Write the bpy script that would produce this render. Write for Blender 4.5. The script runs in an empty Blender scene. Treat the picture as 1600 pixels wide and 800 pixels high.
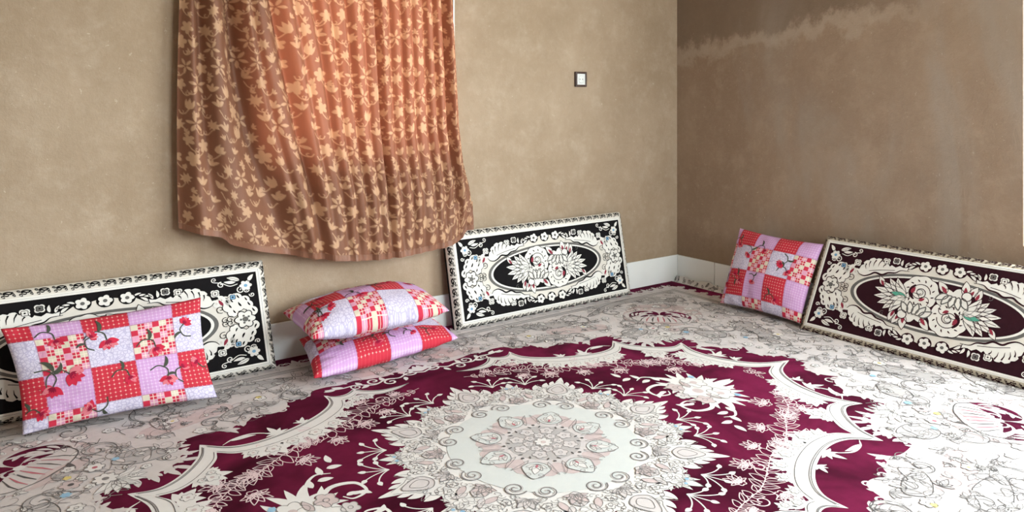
import bpy, bmesh, math, random
import numpy as np
from mathutils import Vector, Matrix, noise as mnoise

# ------------------------------------------------------------------ camera, world, exposure
scene = bpy.context.scene
COL = scene.collection
PI = math.pi

cam_data = bpy.data.cameras.new('camera')
cam = bpy.data.objects.new('camera', cam_data)
COL.objects.link(cam)
cam.location = (-3.5035, -3.1288, 1.08)
cam.rotation_euler = (PI / 2, 0, math.radians(-35.73))
cam_data.sensor_width = 36.0
cam_data.lens = 26.17
cam_data.shift_y = -0.1469
cam_data.clip_start = 0.05
scene.camera = cam

world = bpy.data.worlds.new('overcast_sky')
scene.world = world
world.use_nodes = True
bg = world.node_tree.nodes['Background']
bg.inputs['Color'].default_value = (0.94, 0.97, 1.0, 1)
bg.inputs['Strength'].default_value = 6.0

vs = scene.view_settings
vs.view_transform = 'Standard'
vs.look = 'None'
vs.gamma = 1.0
vs.use_curve_mapping = False
vs.exposure = 2.05

# light portals: guide the daylight through the two windows and the added rear opening, emit nothing themselves
def portal(loc, rot, sx, sy):
    l = bpy.data.lights.new('window_portal', 'AREA')
    l.shape = 'RECTANGLE'; l.size = sx; l.size_y = sy
    l.cycles.is_portal = True
    o = bpy.data.objects.new('window_portal', l)
    COL.objects.link(o); o.location = loc; o.rotation_euler = rot
W1 = (-2.52, -1.606, 0.90, 2.10)          # opening behind the curtain (x0, x1, z0, z1), in the wall y = 0
W2 = (-4.10, -1.868, 0.50, 2.40)         # opening in the wall x = 0 (y0, y1, z0, z1)
W3 = (-2.3, -0.6, 0.80, 2.30)            # opening added in the unseen wall behind the camera, for fill light
ROOM_X, ROOM_Y, ROOM_Z = -4.7, -4.4, 2.75
WT = 0.32
portal(((W1[0]+W1[1])/2, WT + .02, (W1[2]+W1[3])/2), (-PI/2, 0, 0), W1[1]-W1[0], W1[3]-W1[2])
portal((WT + .02, (W2[0]+W2[1])/2, (W2[2]+W2[3])/2), (0, PI/2, 0), W2[3]-W2[2], W2[1]-W2[0])
portal(((W3[0]+W3[1])/2, ROOM_Y - WT - .02, (W3[2]+W3[3])/2), (PI/2, 0, 0), W3[1]-W3[0], W3[3]-W3[2])

# ------------------------------------------------------------------ node helpers
class NT:
    def __init__(s, name):
        s.m = bpy.data.materials.new(name); s.m.use_nodes = True
        s.t = s.m.node_tree; s.t.nodes.clear()
        s.out = s.t.nodes.new('ShaderNodeOutputMaterial')
    def n(s, typ, **kw):
        nd = s.t.nodes.new(typ)
        for k, v in kw.items(): setattr(nd, k, v)
        return nd
    def put(s, sock, v):
        if isinstance(v, bpy.types.NodeSocket): s.t.links.new(v, sock)
        elif isinstance(v, (tuple, list)) and sock.type == 'RGBA': sock.default_value = tuple(v[:3]) + (1,)
        else: sock.default_value = v
    def m_(s, op, a, b=None, c=None, clamp=False):
        nd = s.n('ShaderNodeMath', operation=op, use_clamp=clamp)
        s.put(nd.inputs[0], a)
        if b is not None: s.put(nd.inputs[1], b)
        if c is not None: s.put(nd.inputs[2], c)
        return nd.outputs[0]
    def mix(s, f, a, b, blend='MIX'):
        nd = s.n('ShaderNodeMix', data_type='RGBA', blend_type=blend)
        s.put(nd.inputs[0], f); s.put(nd.inputs[6], a); s.put(nd.inputs[7], b)
        return nd.outputs[2]
    def ramp(s, v, lo, hi):                       # smooth 0..1 between lo and hi
        nd = s.n('ShaderNodeMapRange', interpolation_type='SMOOTHSTEP')
        s.put(nd.inputs[0], v); nd.inputs[1].default_value = lo; nd.inputs[2].default_value = hi
        return nd.outputs[0]
    def coord(s, which='Object', scale=(1, 1, 1)):
        tc = s.n('ShaderNodeTexCoord')
        mp = s.n('ShaderNodeMapping')
        s.t.links.new(tc.outputs[which], mp.inputs[0]); mp.inputs['Scale'].default_value = scale
        return mp.outputs[0]
    def noise(s, vec, scale, detail=4, rough=.55, dist=0):
        nd = s.n('ShaderNodeTexNoise')
        s.put(nd.inputs['Vector'], vec); nd.inputs['Scale'].default_value = scale
        nd.inputs['Detail'].default_value = detail; nd.inputs['Roughness'].default_value = rough
        nd.inputs['Distortion'].default_value = dist
        return nd.outputs['Fac']
    def bump(s, h, strength, dist=.01):
        nd = s.n('ShaderNodeBump'); nd.inputs['Strength'].default_value = strength
        nd.inputs['Distance'].default_value = dist; s.put(nd.inputs['Height'], h)
        return nd.outputs[0]
    def bsdf(s, col, rough=.8, normal=None, spec=.3, **kw):
        p = s.n('ShaderNodeBsdfPrincipled')
        s.put(p.inputs['Base Color'], col); s.put(p.inputs['Roughness'], rough)
        s.put(p.inputs['Specular IOR Level'], spec)
        for k, v in kw.items(): s.put(p.inputs[k.replace('_', ' ')], v)
        if normal is not None: s.t.links.new(normal, p.inputs['Normal'])
        return p.outputs[0]
    def done(s, shader):
        s.t.links.new(shader, s.out.inputs[0]); return s.m

MATS = {}
def fabric(name, col, var=.12, rough=.95, scale=40, big=0, spec=.12, bump=.25, lean=0.0):
    t = NT(name); v = t.coord('Object')
    n1 = t.noise(v, scale, 5, .6)
    k = t.m_('MULTIPLY_ADD', t.m_('SUBTRACT', n1, .5), 2 * var, 1.0)
    if big:
        n2 = t.noise(v, 3.2, 3, .6, .6)
        k = t.m_('MULTIPLY', k, t.m_('MULTIPLY_ADD', t.ramp(n2, .32, .68), 2 * big, 1.0 - big))
    cc = t.n('ShaderNodeCombineColor')
    for i in range(3): t.put(cc.inputs[i], t.m_('MULTIPLY', k, col[i], clamp=True))
    nbn = t.n('ShaderNodeBump'); nbn.inputs['Strength'].default_value = bump; nbn.inputs['Distance'].default_value = .002
    t.put(nbn.inputs['Height'], t.noise(v, 420, 3, .7)); nb = nbn.outputs[0]
    if lean:                                  # combed pile: the fibres lean to one side
        gm = t.n('ShaderNodeNewGeometry'); ad = t.n('ShaderNodeVectorMath', operation='ADD'); ad.inputs[1].default_value = (-lean, 0, 0)
        t.t.links.new(gm.outputs['Normal'], ad.inputs[0]); nz = t.n('ShaderNodeVectorMath', operation='NORMALIZE')
        t.t.links.new(ad.outputs[0], nz.inputs[0]); t.t.links.new(nz.outputs[0], nbn.inputs['Normal'])
    MATS[name] = t.done(t.bsdf(cc.outputs[0], rough, nb, spec))
    return MATS[name]

# ------------------------------------------------------------------ object helpers
def link(o, parent=None):
    COL.objects.link(o)
    if parent is not None: o.parent = parent
    return o
def tag(o, label=None, cat=None, group=None, kind=None):
    if label: o['label'] = label
    if cat: o['category'] = cat
    if group: o['group'] = group
    if kind: o['kind'] = kind
    return o
def empty(name, loc=(0, 0, 0)):
    o = bpy.data.objects.new(name, None); o.empty_display_size = .1
    o.location = loc
    return link(o)
def mesh_obj(name, verts, faces, mats, parent=None, midx=None, smooth=False):
    me = bpy.data.meshes.new(name)
    me.from_pydata([tuple(map(float, v)) for v in verts], [], faces)
    for m in (mats if isinstance(mats, (list, tuple)) else [mats]): me.materials.append(m)
    if midx is not None: me.polygons.foreach_set('material_index', midx)
    if smooth: me.polygons.foreach_set('use_smooth', [True] * len(me.polygons))
    me.update()
    return link(bpy.data.objects.new(name, me), parent)
def boxes(name, lst, mat, parent=None, bevel=0, seg=2):
    bm = bmesh.new()
    for (x0, x1, y0, y1, z0, z1) in lst:
        M = Matrix.Translation(((x0+x1)/2, (y0+y1)/2, (z0+z1)/2)) @ Matrix.Diagonal((x1-x0, y1-y0, z1-z0, 1))
        bmesh.ops.create_cube(bm, size=1, matrix=M)
    if bevel:
        bmesh.ops.bevel(bm, geom=bm.edges[:], offset=bevel, segments=seg, affect='EDGES', profile=.5)
    me = bpy.data.meshes.new(name); bm.to_mesh(me); bm.free()
    me.materials.append(mat)
    return link(bpy.data.objects.new(name, me), parent)

# ------------------------------------------------------------------ 2D drawing kit (shapes become thin mesh pieces)
def cr(pts, n=8, closed=False):
    """Catmull-Rom through 2D points."""
    P = [np.array(p, float) for p in pts]
    N = len(P); out = []
    rng = range(N if closed else N - 1)
    for i in rng:
        p1, p2 = P[i], P[(i+1) % N]
        p0 = P[i-1] if (i > 0 or closed) else 2*p1 - p2
        p3 = P[(i+2) % N] if (i + 2 < N or closed) else 2*p2 - p1
        for k in range(n):
            t = k / n
            out.append(.5*((2*p1) + (-p0+p2)*t + (2*p0-5*p1+4*p2-p3)*t*t + (-p0+3*p1-3*p2+p3)*t**3))
    if not closed: out.append(P[-1])
    return out
def rot2(a): return np.array([[math.cos(a), -math.sin(a)], [math.sin(a), math.cos(a)]])
QUAD = [np.diag([sx, sy]) for sx in (1, -1) for sy in (1, -1)]
HALF = [np.diag([1., 1.]), np.diag([-1., 1.])]
HALFV = [np.diag([1., 1.]), np.diag([1., -1.])]
ONE = [np.eye(2)]
ROT8 = [rot2(k * PI / 4) for k in range(8)]
ROT16 = [rot2(k * PI / 4) @ np.diag([1, s]) for k in range(8) for s in (1, -1)]

class Art:
    def __init__(s): s.V = []; s.F = []; s.M = []; s.mats = []; s.sym = ONE; s.off = np.zeros(2); s.k = 0; s.G = []; s.g = lambda i: i; s.pre = None
    def mi(s, m):
        if m not in s.mats: s.mats.append(m)
        return s.mats.index(m)
    def add(s, pts, faces, mat, layer):
        pts = np.array(pts, float)
        if s.pre is not None: pts = s.pre(pts)
        for si, S in enumerate(s.sym):
            s.k += 1
            h = layer + (s.k % 60) / 90.0
            b = len(s.V)
            for p in pts @ S.T + s.off: s.V.append((p[0], p[1], h))
            for f in faces: s.F.append([b + i for i in f]); s.M.append(s.mi(mat)); s.G.append(s.g(si))
    def fill(s, pts, mat, layer): s.add(pts, [list(range(len(pts)))], mat, layer)
    def stroke(s, pts, w, mat, layer, taper=0, closed=False):
        P = np.array(pts, float); N = len(P)
        if closed:
            T = np.roll(P, -1, 0) - np.roll(P, 1, 0)
        else:
            T = np.gradient(P, axis=0)
        T /= (np.linalg.norm(T, axis=1)[:, None] + 1e-9)
        Nn = np.stack([-T[:, 1], T[:, 0]], 1)
        tt = np.linspace(0, 1, N)
        if callable(w): ww = np.array([w(t) for t in tt])
        else:
            ww = np.full(N, w, float)
            if taper == 1: ww *= (1 - .8 * tt)
            if taper == 2: ww *= np.sin(PI * np.clip(tt, .06, .94)) ** .6
        A = P + Nn * ww[:, None] / 2; B = P - Nn * ww[:, None] / 2
        fs = [[i, (i+1) % N, N + (i+1) % N, N + i] for i in range(N if closed else N - 1)]
        s.add(np.vstack([A, B]), fs, mat, layer)
    def leafpts(s, p, ang, L, W, bend=0, n=7):
        p = np.array(p, float); c = [p]; a = ang
        for i in range(n):
            c.append(c[-1] + np.array([math.cos(a), math.sin(a)]) * L / n); a += bend / n
        c = np.array(c); T = np.gradient(c, axis=0); T /= np.linalg.norm(T, axis=1)[:, None] + 1e-9
        Nn = np.stack([-T[:, 1], T[:, 0]], 1)
        t = np.linspace(0, 1, n + 1)
        w = W / 2 * (np.sin(PI * t ** .8) ** .85 + .06 * (1 - t))
        return c + Nn * w[:, None], c - Nn * w[:, None], c
    def leaf(s, p, ang, L, W, mat, layer, bend=0, line=None, lw=.002, n=7, vein=False):
        A, B, c = s.leafpts(p, ang, L, W, bend, n)
        if mat is not None:
            N = len(A)
            s.add(np.vstack([A, B]), [[i, i+1, N+i+1, N+i] for i in range(N-1)], mat, layer)
        if line is not None:
            s.stroke(np.vstack([A, B[::-1]]), lw, line, layer + 1, closed=True)
            if vein: s.stroke(c[:-1], lw * .8, line, layer + 1)
    def tuft(s, p, ang, size, n, spread, mat, layer, line=None, lw=.002, w=.36, bend=.5):
        for i in range(n):
            q = (i / (n - 1) * 2 - 1) if n > 1 else 0
            L = size * (1 - .38 * abs(q)) * (1 if i % 2 == 0 else .82)
            s.leaf(p, ang + q * spread, L, L * w, mat, layer, bend=q * bend, line=line, lw=lw)
    def flower(s, p, r, n, mat, layer, line=None, lw=.002, ctr=None, ph=0):
        a = np.linspace(0, 2*PI, n * 8, endpoint=False)
        R = r * (.72 + .28 * np.abs(np.cos((a - ph) * n / 2)))
        pts = np.stack([p[0] + R*np.cos(a), p[1] + R*np.sin(a)], 1)
        if mat is not None: s.fill(pts, mat, layer)
        if line is not None: s.stroke(pts, lw, line, layer + 1, closed=True)
        if ctr is not None: s.disc(p, r * .28, ctr, layer + 1)
        elif line is not None: s.ring(p, r * .25, lw, line, layer + 1)
    def disc(s, p, r, mat, layer, n=12):
        a = np.linspace(0, 2*PI, n, endpoint=False)
        s.fill(np.stack([p[0] + r*np.cos(a), p[1] + r*np.sin(a)], 1), mat, layer)
    def ring(s, p, r, w, mat, layer, n=20):
        a = np.linspace(0, 2*PI, n, endpoint=False)
        s.stroke(np.stack([p[0] + r*np.cos(a), p[1] + r*np.sin(a)], 1), w, mat, layer, closed=True)
    def spiral(s, p, r, ang, turns, d, w, mat, layer, taper=0, n=26, fade=.12):
        """spiral whose outer end is at p, leaving at angle ang, curling to side d"""
        p = np.array(p, float)
        c = p + rot2(ang + d * PI / 2) @ np.array([r, 0])
        a0 = ang - d * PI / 2
        t = np.linspace(0, 1, n)
        rr = r * (1 - (1 - fade) * t)
        a = a0 + d * turns * 2 * PI * t
        s.stroke(np.stack([c[0] + rr*np.cos(a), c[1] + rr*np.sin(a)], 1), w, mat, layer, taper=taper)
        return c + rr[-1] * np.array([math.cos(a[-1]), math.sin(a[-1])])
    def build_each(s, name, parent, fmap):
        for gi in sorted(set(s.G)):
            keep = [k for k in range(len(s.F)) if s.G[k] == gi]
            used = {}
            V = []; F = []; M = [s.M[k] for k in keep]
            for k in keep:
                f = []
                for i in s.F[k]:
                    if i not in used: used[i] = len(V); V.append(fmap(*s.V[i]))
                    f.append(used[i])
                F.append(f)
            um = sorted(set(M))
            mesh_obj(name, V, F, [MATS[s.mats[m]] for m in um], parent, [um.index(m) for m in M])
    def build(s, name, parent, fmap, smooth=False):
        V = [fmap(*v) for v in s.V]
        return mesh_obj(name, V, s.F, [MATS[m] for m in s.mats], parent, s.M, smooth)

def inside(poly, P):
    P = np.atleast_2d(P); x, y = P[:, 0], P[:, 1]
    r = np.zeros(len(P), bool); px, py = poly[:, 0], poly[:, 1]
    j = len(poly) - 1
    for i in range(len(poly)):
        c = ((py[i] > y) != (py[j] > y))
        if c.any():
            xi = (px[j]-px[i]) * (y - py[i]) / (py[j]-py[i] + 1e-12) + px[i]
            r ^= c & (x < xi)
        j = i
    return r

# ------------------------------------------------------------------ room materials
def plaster(name, c_dark, c_mid, c_light, stain=False):
    t = NT(name); v = t.coord('Object'); vz = t.coord('Object', (1, 1, .35))
    big = t.noise(v, 1.1, 8, .68); med = t.noise(v, 5.5, 8, .72); fine = t.noise(v, 30, 6, .75)
    strk = t.noise(vz, 7, 7, .72)
    col = t.mix(t.ramp(big, .34, .66), c_dark, c_mid)
    col = t.mix(t.m_('MULTIPLY', t.ramp(med, .46, .74), .55), col, c_light)
    col = t.mix(t.m_('MULTIPLY', t.ramp(strk, .52, .72), .45), col, c_dark)
    col = t.mix(t.m_('MULTIPLY', t.ramp(fine, .45, .8), .30), col, c_light)
    # trowel chips and straw: small pale flecks
    chips = t.noise(v, 70, 2, .5, 1.2)
    col = t.mix(t.m_('MULTIPLY', t.ramp(chips, .70, .76), .35), col, (.72, .64, .52))
    if stain:
        sep = t.n('ShaderNodeSeparateXYZ'); t.t.links.new(v, sep.inputs[0])
        # damp-stained band at the top with a pale, ragged tide line
        edge = t.m_('ADD', sep.outputs[2], t.m_('MULTIPLY', t.m_('SUBTRACT', t.noise(t.coord('Object', (1, 1, .75)), 3.6, 7, .68), .5), .50))
        edge = t.m_('ADD', edge, t.m_('MULTIPLY', sep.outputs[1], .085))
        fall = t.ramp(sep.outputs[1], -1.75, -1.05)
        tide = t.m_('MULTIPLY', t.m_('MULTIPLY', t.ramp(edge, 1.33, 1.38), t.m_('SUBTRACT', 1, t.ramp(edge, 1.40, 1.47))), fall)
        wet = t.m_('MULTIPLY', t.ramp(edge, 1.40, 1.46), fall)
        col = t.mix(t.m_('MULTIPLY', wet, .62), col, (.17, .125, .09))
        col = t.mix(t.m_('MULTIPLY', tide, .38), col, (.50, .42, .34))
        # grey cement smear in the middle of the wall
        sm = t.m_('MULTIPLY', t.ramp(t.noise(vz, 1.6, 5, .6, .5), .5, .66), .45)
        col = t.mix(sm, col, (.36, .32, .28))
    h = t.m_('ADD', t.m_('MULTIPLY', med, .6), t.m_('ADD', t.m_('MULTIPLY', fine, .25), t.m_('MULTIPLY', strk, .4)))
    nb = t.bump(h, .55, .018)
    nb2 = t.n('ShaderNodeBump'); nb2.inputs['Strength'].default_value = .35; nb2.inputs['Distance'].default_value = .003
    t.put(nb2.inputs['Height'], t.noise(v, 110, 4, .7)); t.t.links.new(nb, nb2.inputs['Normal'])
    return t.done(t.bsdf(col, .93, nb2.outputs[0], .15))
mat_wall = plaster('clay_plaster', (.345, .258, .178), (.43, .333, .242), (.52, .427, .333))
mat_wall2 = plaster('clay_plaster_stained_shaded', (.275, .195, .138), (.345, .252, .182), (.425, .325, .243), stain=True)  # stained plaster; base tones also darkened because this wall gets less light

t = NT('white_ceiling'); mat_ceil = t.done(t.bsdf((.62, .58, .52), .9))
t = NT('grey_screed'); mat_floor = t.done(t.bsdf(t.mix(t.noise(t.coord(), 8), (.25, .24, .22), (.38, .36, .33)), .85))
t = NT('dry_ground'); mat_ground = t.done(t.bsdf(t.mix(t.noise(t.coord(), 2), (.30, .25, .18), (.40, .34, .26)), .95))
t = NT('glazed_tile')
gv = t.coord()
mat_tile = t.done(t.bsdf(t.mix(t.m_('MULTIPLY', t.ramp(t.noise(gv, 9, 5, .6), .45, .8), .35), (.90, .93, .94), (.82, .85, .86)), .16, None, .5))
t = NT('grey_grout'); mat_grout = t.done(t.bsdf((.22, .21, .20), .9))
t = NT('white_paint'); mat_white = t.done(t.bsdf((.82, .82, .80), .4, None, .4))
t = NT('window_glass')
mx = t.n('ShaderNodeMixShader'); mx.inputs[0].default_value = .08
tr = t.n('ShaderNodeBsdfTransparent'); tr.inputs[0].default_value = (.94, .97, .96, 1)
gl = t.n('ShaderNodeBsdfGlossy'); gl.inputs['Roughness'].default_value = .02
t.t.links.new(tr.outputs[0], mx.inputs[1]); t.t.links.new(gl.outputs[0], mx.inputs[2])
mat_glass = t.done(mx.outputs[0])

# ------------------------------------------------------------------ room shell
X, Y, Z = ROOM_X, ROOM_Y, ROOM_Z
def struct(o): return tag(o, kind='structure')
struct(boxes('ground', [(-30, 30, -30, 30, -.35, -.25)], mat_ground))
struct(boxes('floor', [(X - WT, WT, Y - WT, WT, -.25, 0)], mat_floor))
struct(boxes('ceiling', [(X - WT, WT, Y - WT, WT, Z, Z + .2)], mat_ceil))
a, b, c, d = W1
struct(boxes('wall_left', [(X - WT, a, 0, WT, 0, Z), (b, WT, 0, WT, 0, Z), (a, b, 0, WT, 0, c), (a, b, 0, WT, d, Z)], mat_wall))
a, b, c, d = W2
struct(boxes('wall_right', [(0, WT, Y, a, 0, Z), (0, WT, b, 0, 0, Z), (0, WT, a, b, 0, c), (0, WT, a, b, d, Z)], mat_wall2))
a, b, c, d = W3
struct(boxes('wall_rear', [(X - WT, a, Y - WT, Y, 0, Z), (b, WT, Y - WT, Y, 0, Z), (a, b, Y - WT, Y, 0, c), (a, b, Y - WT, Y, d, Z)], mat_wall))
struct(boxes('wall_side', [(X - WT, X, Y, 0, 0, Z)], mat_wall))

def window(name, axis, plane, u0, u1, z0, z1, casing=0.0):
    """frame + panes in an opening; axis 'x': runs along x at y = plane, 'y': runs along y at x = plane"""
    root = struct(empty(name, ((u0+u1)/2, plane, z0) if axis == 'x' else (plane, (u0+u1)/2, z0)))
    inv = Matrix.Translation(-root.location)
    def bx(n, lst, m, bev=0):
        q = [(x0, x1, plane + y0, plane + y1, a0, a1) if axis == 'x' else (plane + y0, plane + y1, x0, x1, a0, a1)
             for (x0, x1, y0, y1, a0, a1) in lst]
        o = boxes(n, q, m, root, bev); o.data.transform(inv); return o
    f = .05
    um = (u0 + u1) / 2
    bx('window_frame', [(u0, u0+f, -.03, .03, z0, z1), (u1-f, u1, -.03, .03, z0, z1), (u0+f, u1-f, -.03, .03, z0, z0+f),
                        (u0+f, u1-f, -.03, .03, z1-f, z1)], mat_white)
    bx('mullion', [(um-.025, um+.025, -.025, .025, z0+f, z1-f)], mat_white)
    bx('pane', [(u0+f, um-.025, -.003, .003, z0+f, z1-f)], mat_glass)
    bx('pane', [(um+.025, u1-f, -.003, .003, z0+f, z1-f)], mat_glass)
    return root, bx
wroot, wbx = window('window_1', 'x', .22, *W1)
wbx('casing', [(W1[0]-.03, W1[0], -.232, -.21, W1[2]-.03, W1[3]+.03), (W1[1], W1[1]+.004, -.224, -.21, 1.40, W1[3]+.03),
               (W1[0], W1[1], -.232, -.21, W1[3], W1[3]+.03)], mat_white)
window('window_2', 'y', .22, *W2)
window('fill_window', 'x', ROOM_Y - .22, *W3)  # unseen window, added to bring in fill light

# tiled skirting: each tile is its own piece on a grout strip
TH = .165
def skirting(name, axis, cuts, sign):
    root = struct(boxes(name, [(cuts[-1], -.0, -.008, .0, 0, TH - .004)] if axis == 'x' else [(-.008, 0, cuts[-1], 0, 0, TH - .004)], mat_grout))
    for i in range(len(cuts) - 1):
        hi, lo = cuts[i] - .0012, cuts[i+1] + .0012
        if axis == 'x': boxes('tile', [(lo, hi, -.014, -.004, .0, TH)], mat_tile, root, .0012, 1)
        else: boxes('tile', [(-.014, -.004, lo, hi, .0, TH)], mat_tile, root, .0012, 1)
    return root
skirting('baseboard_left', 'x', [-.0, -.65, -1.3, -1.95, -2.6, -3.25, -3.9, -4.55, -4.7], 1)
skirting('baseboard_right', 'y', [-.014, -.298, -.898, -1.498, -2.098, -2.698, -3.298, -3.898, -4.4], 1)

# ------------------------------------------------------------------ rug
fabric('rug_cream', (.665, .625, .63), .09, lean=.06)
fabric('rug_ivory', (.74, .72, .71), .06)
fabric('rug_grey', (.48, .455, .455), .10)
fabric('rug_pink', (.60, .50, .50), .14)
fabric('rug_line', (.12, .11, .11), .2)
fabric('rug_softline', (.24, .225, .225), .2)
fabric('rug_maroon', (.150, .011, .050), .15, big=.5, lean=.42)
fabric('rug_garland', (.72, .56, .59), .1)
fabric('rug_blue', (.30, .50, .68), .1)
fabric('rug_yellow', (.70, .58, .22), .1)
fabric('rug_rose', (.50, .16, .20), .1)
fabric('rug_ring', (.63, .655, .65), .05)

RX, RY = 1.985, 1.262                      # half length, half width
RC = (-2.045, -1.272)
RT = .010                                 # pile height
rug = empty('area_rug', (RC[0], RC[1], 0))
tag(rug, 'large maroon and cream floral carpet with a round central medallion covering the floor', 'rug')
rmap = lambda u, v, h: (u, v, RT + .0004 * h)
rng = random.Random(7)

# body: slab with softly rounded rim
boxes('pile_base', [(-RX, RX, -RY, RY, .0008, RT)], MATS['rug_cream'], rug, .003)

# cream/maroon contour of one quadrant, from the middle of the long side to the middle of the short side
CONT = [(0, .875), (.03, .85), (.06, .82), (.10, .838), (.14, .822), (.22, .835), (.27, .85), (.33, .838), (.38, .85), (.44, .842), (.462, .80),
        (.50, .812), (.54, .815), (.555, .775), (.58, .735), (.63, .728), (.68, .745), (.715, .712), (.76, .70), (.785, .662),
        (.81, .69), (.86, .70), (.94, .685), (.928, .655), (.95, .63), (.925, .60), (.955, .575), (.945, .545), (.985, .53), (.985, .492), (1.02, .51),
        (1.045, .482), (1.06, .51), (1.10, .485), (1.13, .492), (1.20, .455), (1.185, .40), (1.155, .335), (1.19, .31), (1.215, .27), (1.25, .238), (1.30, .225),
        (1.28, .19), (1.262, .145), (1.28, .105), (1.32, .06), (1.365, .055), (1.35, .02), (1.352, 0)]
q1 = [np.array(p) for p in CONT]
q1 = [np.array(p) for p in cr(CONT, 3)]
full = q1 + [p * [1, -1] for p in q1[::-1][1:]] + [p * [-1, -1] for p in q1[1:]] + [p * [-1, 1] for p in q1[::-1][1:-1]]
CONTOUR = np.array(full)
A = Art(); A.fill(CONTOUR, 'rug_maroon', 1); A.build('maroon_field', rug, rmap)

# --- medallion
A = Art(); A.sym = ONE
A.disc((0, 0), .405, 'rug_ivory', 2, 96)
A.sym = ROT8
A.fill(cr([(.36, -.14), (.40, -.115), (.43, -.085), (.455, -.066), (.48, -.038), (.505, -.036), (.497, -.02), (.53, -.014), (.572, 0), (.53, .014), (.497, .02), (.505, .036), (.48, .038),
           (.455, .066), (.43, .085), (.40, .115), (.36, .14)], 3), 'rug_ivory', 3)
for s in (1, -1):
    for r0, a0, an, L in [(.45, .10, .45, .062), (.42, .17, .65, .070), (.48, .05, .4, .05), (.40, .24, .95, .06), (.435, .13, .9, .05), (.465, .075, .9, .04), (.41, .20, 1.2, .045)]:
        A.leaf((r0*math.cos(a0*.9), s*r0*math.sin(a0*.9)), s*an, L, L*.42, 'rug_ivory', 3.6, bend=-s*.7)
A.sym = [rot2((k + .5) * PI / 4) for k in range(8)]
A.tuft((.395, 0), 0, .115, 11, 1.2, 'rug_ivory', 3, w=.24, bend=.9)
A.tuft((.43, 0), 0, .085, 5, .7, 'rug_ivory', 4, line='rug_softline', w=.4)
A.flower((.425, 0), .034, 6, 'rug_ivory', 5, line='rug_softline', lw=.0018)
A.flower((.462, .016), .007, 5, 'rug_blue', 6); A.flower((.468, -.010), .006, 5, 'rug_blue', 6)
A.sym = ROT8
# ornament inside each big lobe: drop shape, leaves, flower
A.fill(cr([(.40, 0), (.42, -.035), (.455, -.032), (.50, 0), (.455, .032), (.42, .035)], 5, True), 'rug_cream', 5)
A.stroke(cr([(.40, 0), (.42, -.035), (.455, -.032), (.50, 0), (.455, .032), (.42, .035)], 6, True), .003, 'rug_softline', 6, closed=True)
A.stroke(cr([(.415, 0), (.43, -.02), (.45, -.02), (.475, 0), (.45, .02), (.43, .02)], 5, True), .0018, 'rug_line', 6, closed=True)
A.tuft((.345, 0), 0, .06, 7, 1.2, 'rug_cream', 5, line='rug_softline', lw=.0018, w=.42)
A.sym = ROT16
A.spiral((.302, .010), .034, .2, 1.9, 1, .007, 'rug_grey', 5); A.spiral((.302, .010), .036, .2, 1.7, 1, .0028, 'rug_line', 5.6)
A.flower((.372, .055), .016, 5, 'rug_ivory', 5, line='rug_softline', lw=.0016)
A.flower((.40, .085), .014, 5, 'rug_ivory', 5, line='rug_softline', lw=.0016)
A.leaf((.345, .085), .5, .06, .022, 'rug_pink', 5, .5, line='rug_softline', lw=.0016)
A.leaf((.36, .12), .2, .055, .02, 'rug_cream', 5, -.5, line='rug_softline', lw=.0016)
A.leaf((.44, .06), .3, .05, .014, None, 5, .4, line='rug_softline', lw=.0016)
A.leaf((.33, .11), .9, .05, .02, 'rug_cream', 5, .4, line='rug_softline', lw=.0016)
A.stroke(cr([(.43, .03), (.46, .045), (.48, .03), (.53, .006)], 5), .0016, 'rug_softline', 5)
mr = random.Random(4)
for k in range(34):
    r_, a_ = mr.uniform(.335, .46), mr.uniform(.01, .38)
    pp = (r_*math.cos(a_), r_*math.sin(a_)); an = mr.uniform(0, 2*PI)
    if mr.random() < .5: A.leaf(pp, an, mr.uniform(.02, .04), .012, None, 4.5, mr.uniform(-.8, .8), line='rug_softline', lw=.0015)
    else: A.spiral(pp, mr.uniform(.008, .016), an, mr.uniform(.6, 1.2), mr.choice((1, -1)), .0017, mr.choice(('rug_softline', 'rug_line')), 4.5)
# plain ring, rosette, heart
A.sym = ONE
A.disc((0, 0), .305, 'rug_ring', 4, 80)
A.sym = [rot2((k + .5) * PI / 4) for k in range(8)]
A.leaf((.31, 0), 0, .05, .035, 'rug_cream', 6, 0, line='rug_softline', lw=.002)
A.tuft((.325, 0), 0, .06, 7, 1.3, 'rug_pink', 6, line='rug_softline', lw=.0018, w=.4)
A.sym = ROT8
aa = np.linspace(0, 2*PI, 128, endpoint=False)
A.sym = ONE
Rr = .214 + .014 * np.cos(8 * aa) + .006 * np.cos(24 * aa)
A.fill(np.stack([Rr*np.cos(aa), Rr*np.sin(aa)], 1), 'rug_pink', 5.2)
Rr = .165 + .030 * np.cos(8 * aa)
A.fill(np.stack([Rr*np.cos(aa), Rr*np.sin(aa)], 1), 'rug_cream', 6)
A.disc((0, 0), .118, 'rug_grey', 7, 40)
A.sym = ROT8
A.fill(cr([(.135, 0), (.16, -.042), (.20, -.032), (.235, 0), (.20, .032), (.16, .042)], 5, True), 'rug_ring', 7)
A.stroke(cr([(.135, 0), (.16, -.042), (.20, -.032), (.235, 0), (.20, .032), (.16, .042)], 5, True), .0024, 'rug_softline', 8, closed=True)
A.tuft((.148, 0), 0, .062, 5, .8, 'rug_ivory', 8, line='rug_softline', lw=.0016, w=.4)
A.leaf((.152, 0), 0, .02, .008, 'rug_rose', 9.5)
A.sym = ROT16
A.leaf((.13, .03), .35, .08, .012, None, 8, .5, line='rug_softline', lw=.0016)
A.spiral((.225, .012), .014, 1.2, 1.2, 1, .0018, 'rug_softline', 8)
A.sym = ROT8
A.flower((.085, 0), .025, 5, 'rug_cream', 8, line='rug_softline', lw=.0016)
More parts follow.
